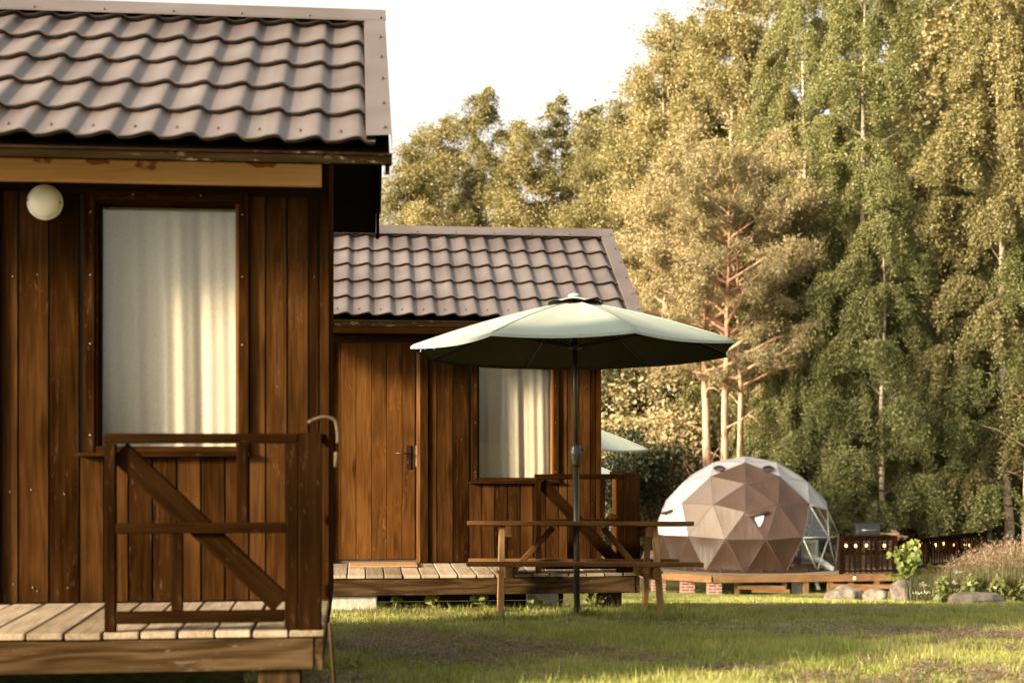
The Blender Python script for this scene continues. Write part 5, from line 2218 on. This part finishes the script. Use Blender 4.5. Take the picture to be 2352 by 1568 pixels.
wl = ['broad-leaved weed beside the concrete block under the rear porch', 'broad-leaved weed in the dark gap left of the table leg', 'broad-leaved weed right behind the left table leg', 'small weed under the middle of the rear porch', 'scrubby weed by the rear porch post']
for k, (u, h, n) in enumerate(((-1.86, 0.14, 14), (-1.60, 0.16, 18), (-1.16, 0.15, 16), (-0.75, 0.12, 9), (-0.22, 0.16, 60))):
    v = -1.03
    leafy_weed(c2x + ca * u - sa * v, c2y + sa * u + ca * v, h, n, 40 + k, wl[k], 'bush_leaf' if k == 4 else 'sapling_leaf', 0.03 if k == 4 else 0.062)
leafy_weed((790 - CX) / F * 7.3, 7.3, 0.07, 12, 61, 'small bright weed in the grass by the front porch corner', 'sapling_leaf', 0.05)

# ------------------------------------------------------------------ tall weeds on the right
n = 9000
d = rs.uniform(21.6, 28.5, n)
edge = 2095 + 70 * np.clip((24.0 - d) / 2.4, 0, 1)
px = edge + (2560 - edge) * rs.uniform(0, 1, n) ** 0.9
x = (px - CX) / F * d
H_ = rs.uniform(0.35, 1.0, n) * (0.45 + 0.55 * np.clip((px - edge) / 180, 0, 1))
st = blades(x, d, H_, 0.014, rs, 0.28)
n2 = 26000
d2_ = rs.uniform(21.4, 28.5, n2)
edge2 = 2085 + 80 * np.clip((24.0 - d2_) / 2.4, 0, 1)
px2 = edge2 + (2560 - edge2) * rs.uniform(0, 1, n2) ** 0.9
x2 = (px2 - CX) / F * d2_
st2 = blades(x2, d2_, rs.uniform(0.12, 0.55, n2), 0.022, rs, 0.5)
tag(np_mesh('tall_weeds', np.concatenate([st, st2]), 3, M['weed']), 'tall uncut weeds and meadow grass right of the terrace', 'weeds', None, 'stuff')
sel = (H_ > 0.62)
tips = np.stack([x[sel], d[sel], gz(x[sel], d[sel]) + H_[sel] * 0.97], 1)
rep = np.repeat(tips, 6, axis=0)
rep += rs.normal(size=rep.shape) * np.array([0.022, 0.022, 0.085])
tag(np_mesh('seed_heads', leaf_quads(rep, 0.038, rs, 1.2, 0.35), 4, M['seed']), 'reddish seed heads on top of the tall weeds', 'seed heads', None, 'stuff')
# low leafy plants in the weeds
n3 = 14000
px3 = rs.uniform(2150, 2560, n3)
d3_ = rs.uniform(21.2, 24.5, n3)
x3 = (px3 - CX) / F * d3_
c3 = np.stack([x3, d3_, gz(x3, d3_) + rs.uniform(0.02, 0.42, n3) * (0.5 + 0.5 * np.sin(px3 * 0.05) ** 2)], 1)
tag(np_mesh('undergrowth', leaf_quads(c3, 0.075, rs, 0.1, 0.7), 4, M['bush_leaf']), 'low leafy undergrowth at the foot of the tall weeds', 'undergrowth', None, 'stuff')
# white umbels
fl = [(1395, 888), (1540, 868), (1690, 866), (1785, 890), (1410, 962), (1330, 968), (1560, 985), (1720, 765)]
for k, (zx, zy) in enumerate(fl):
    px, py = (1900 + zx / 3.92) * 0.9408, (1200 + zy / 3.92) * 0.9408
    dd = 21.3 if zy > 850 else 22.5
    p = P(px, py, dd)
    zg = float(gz(p.x, p.y))
    R_ = empty('wildflower', (p.x, p.y, zg), 0, 'white umbel flower nodding among the tall weeds', 'flower', 'white umbel flowers in the weeds')
    mb = MB()
    mb.tube([(0, 0, -0.02), (0.01, 0, (p.z - zg) * 0.6), (0, 0, p.z - zg)], 0.004, 5)
    mb.build('stem', M['weed'], R_)
    c = rs.normal(size=(40, 3)) * np.array([0.035, 0.035, 0.012]) + np.array([0, 0, p.z - zg])
    np_mesh('petals', leaf_quads(c, 0.014, rs, 0.0, 1.0), 4, M['umbel'], R_)

# sapling with broad leaves in front of the terrace
spx, spd = 2092, 25.6
x = (spx - CX) / F * spd
sp = empty('sapling', (x, spd, float(gz(x, spd))), 0.4, 'bright green broad-leaved sapling in front of the terrace corner', 'sapling')
r = np.random.RandomState(77)
mb = MB()
lc = []
for k in range(13):
    a = r.uniform(0, 6.28)
    h = r.uniform(0.45, 1.02) if k else 1.08
    l = 0.62 * (1.1 - h * 0.7) * r.uniform(0.5, 1.3) if k else 0.02
    e_ = Vector((math.cos(a) * l * 1.1, math.sin(a) * l * 0.8, h))
    mb.tube([(0, 0, -0.05), (e_.x * 0.3, e_.y * 0.3, h * 0.6), e_], [0.012, 0.008, 0.004], 5)
    for j in range(26):
        t = r.uniform(0.35, 1.05)
        lc.append((e_.x * t ** 1.5 + r.normal() * 0.06, e_.y * t ** 1.5 + r.normal() * 0.06, h * (0.35 + 0.65 * t) + r.normal() * 0.03))
mb.build('trunk', M['weed'], sp)
np_mesh('leaves', leaf_quads(np.array(lc), 0.115, r, 0.45, 0.75), 4, M['sapling_leaf'], sp)
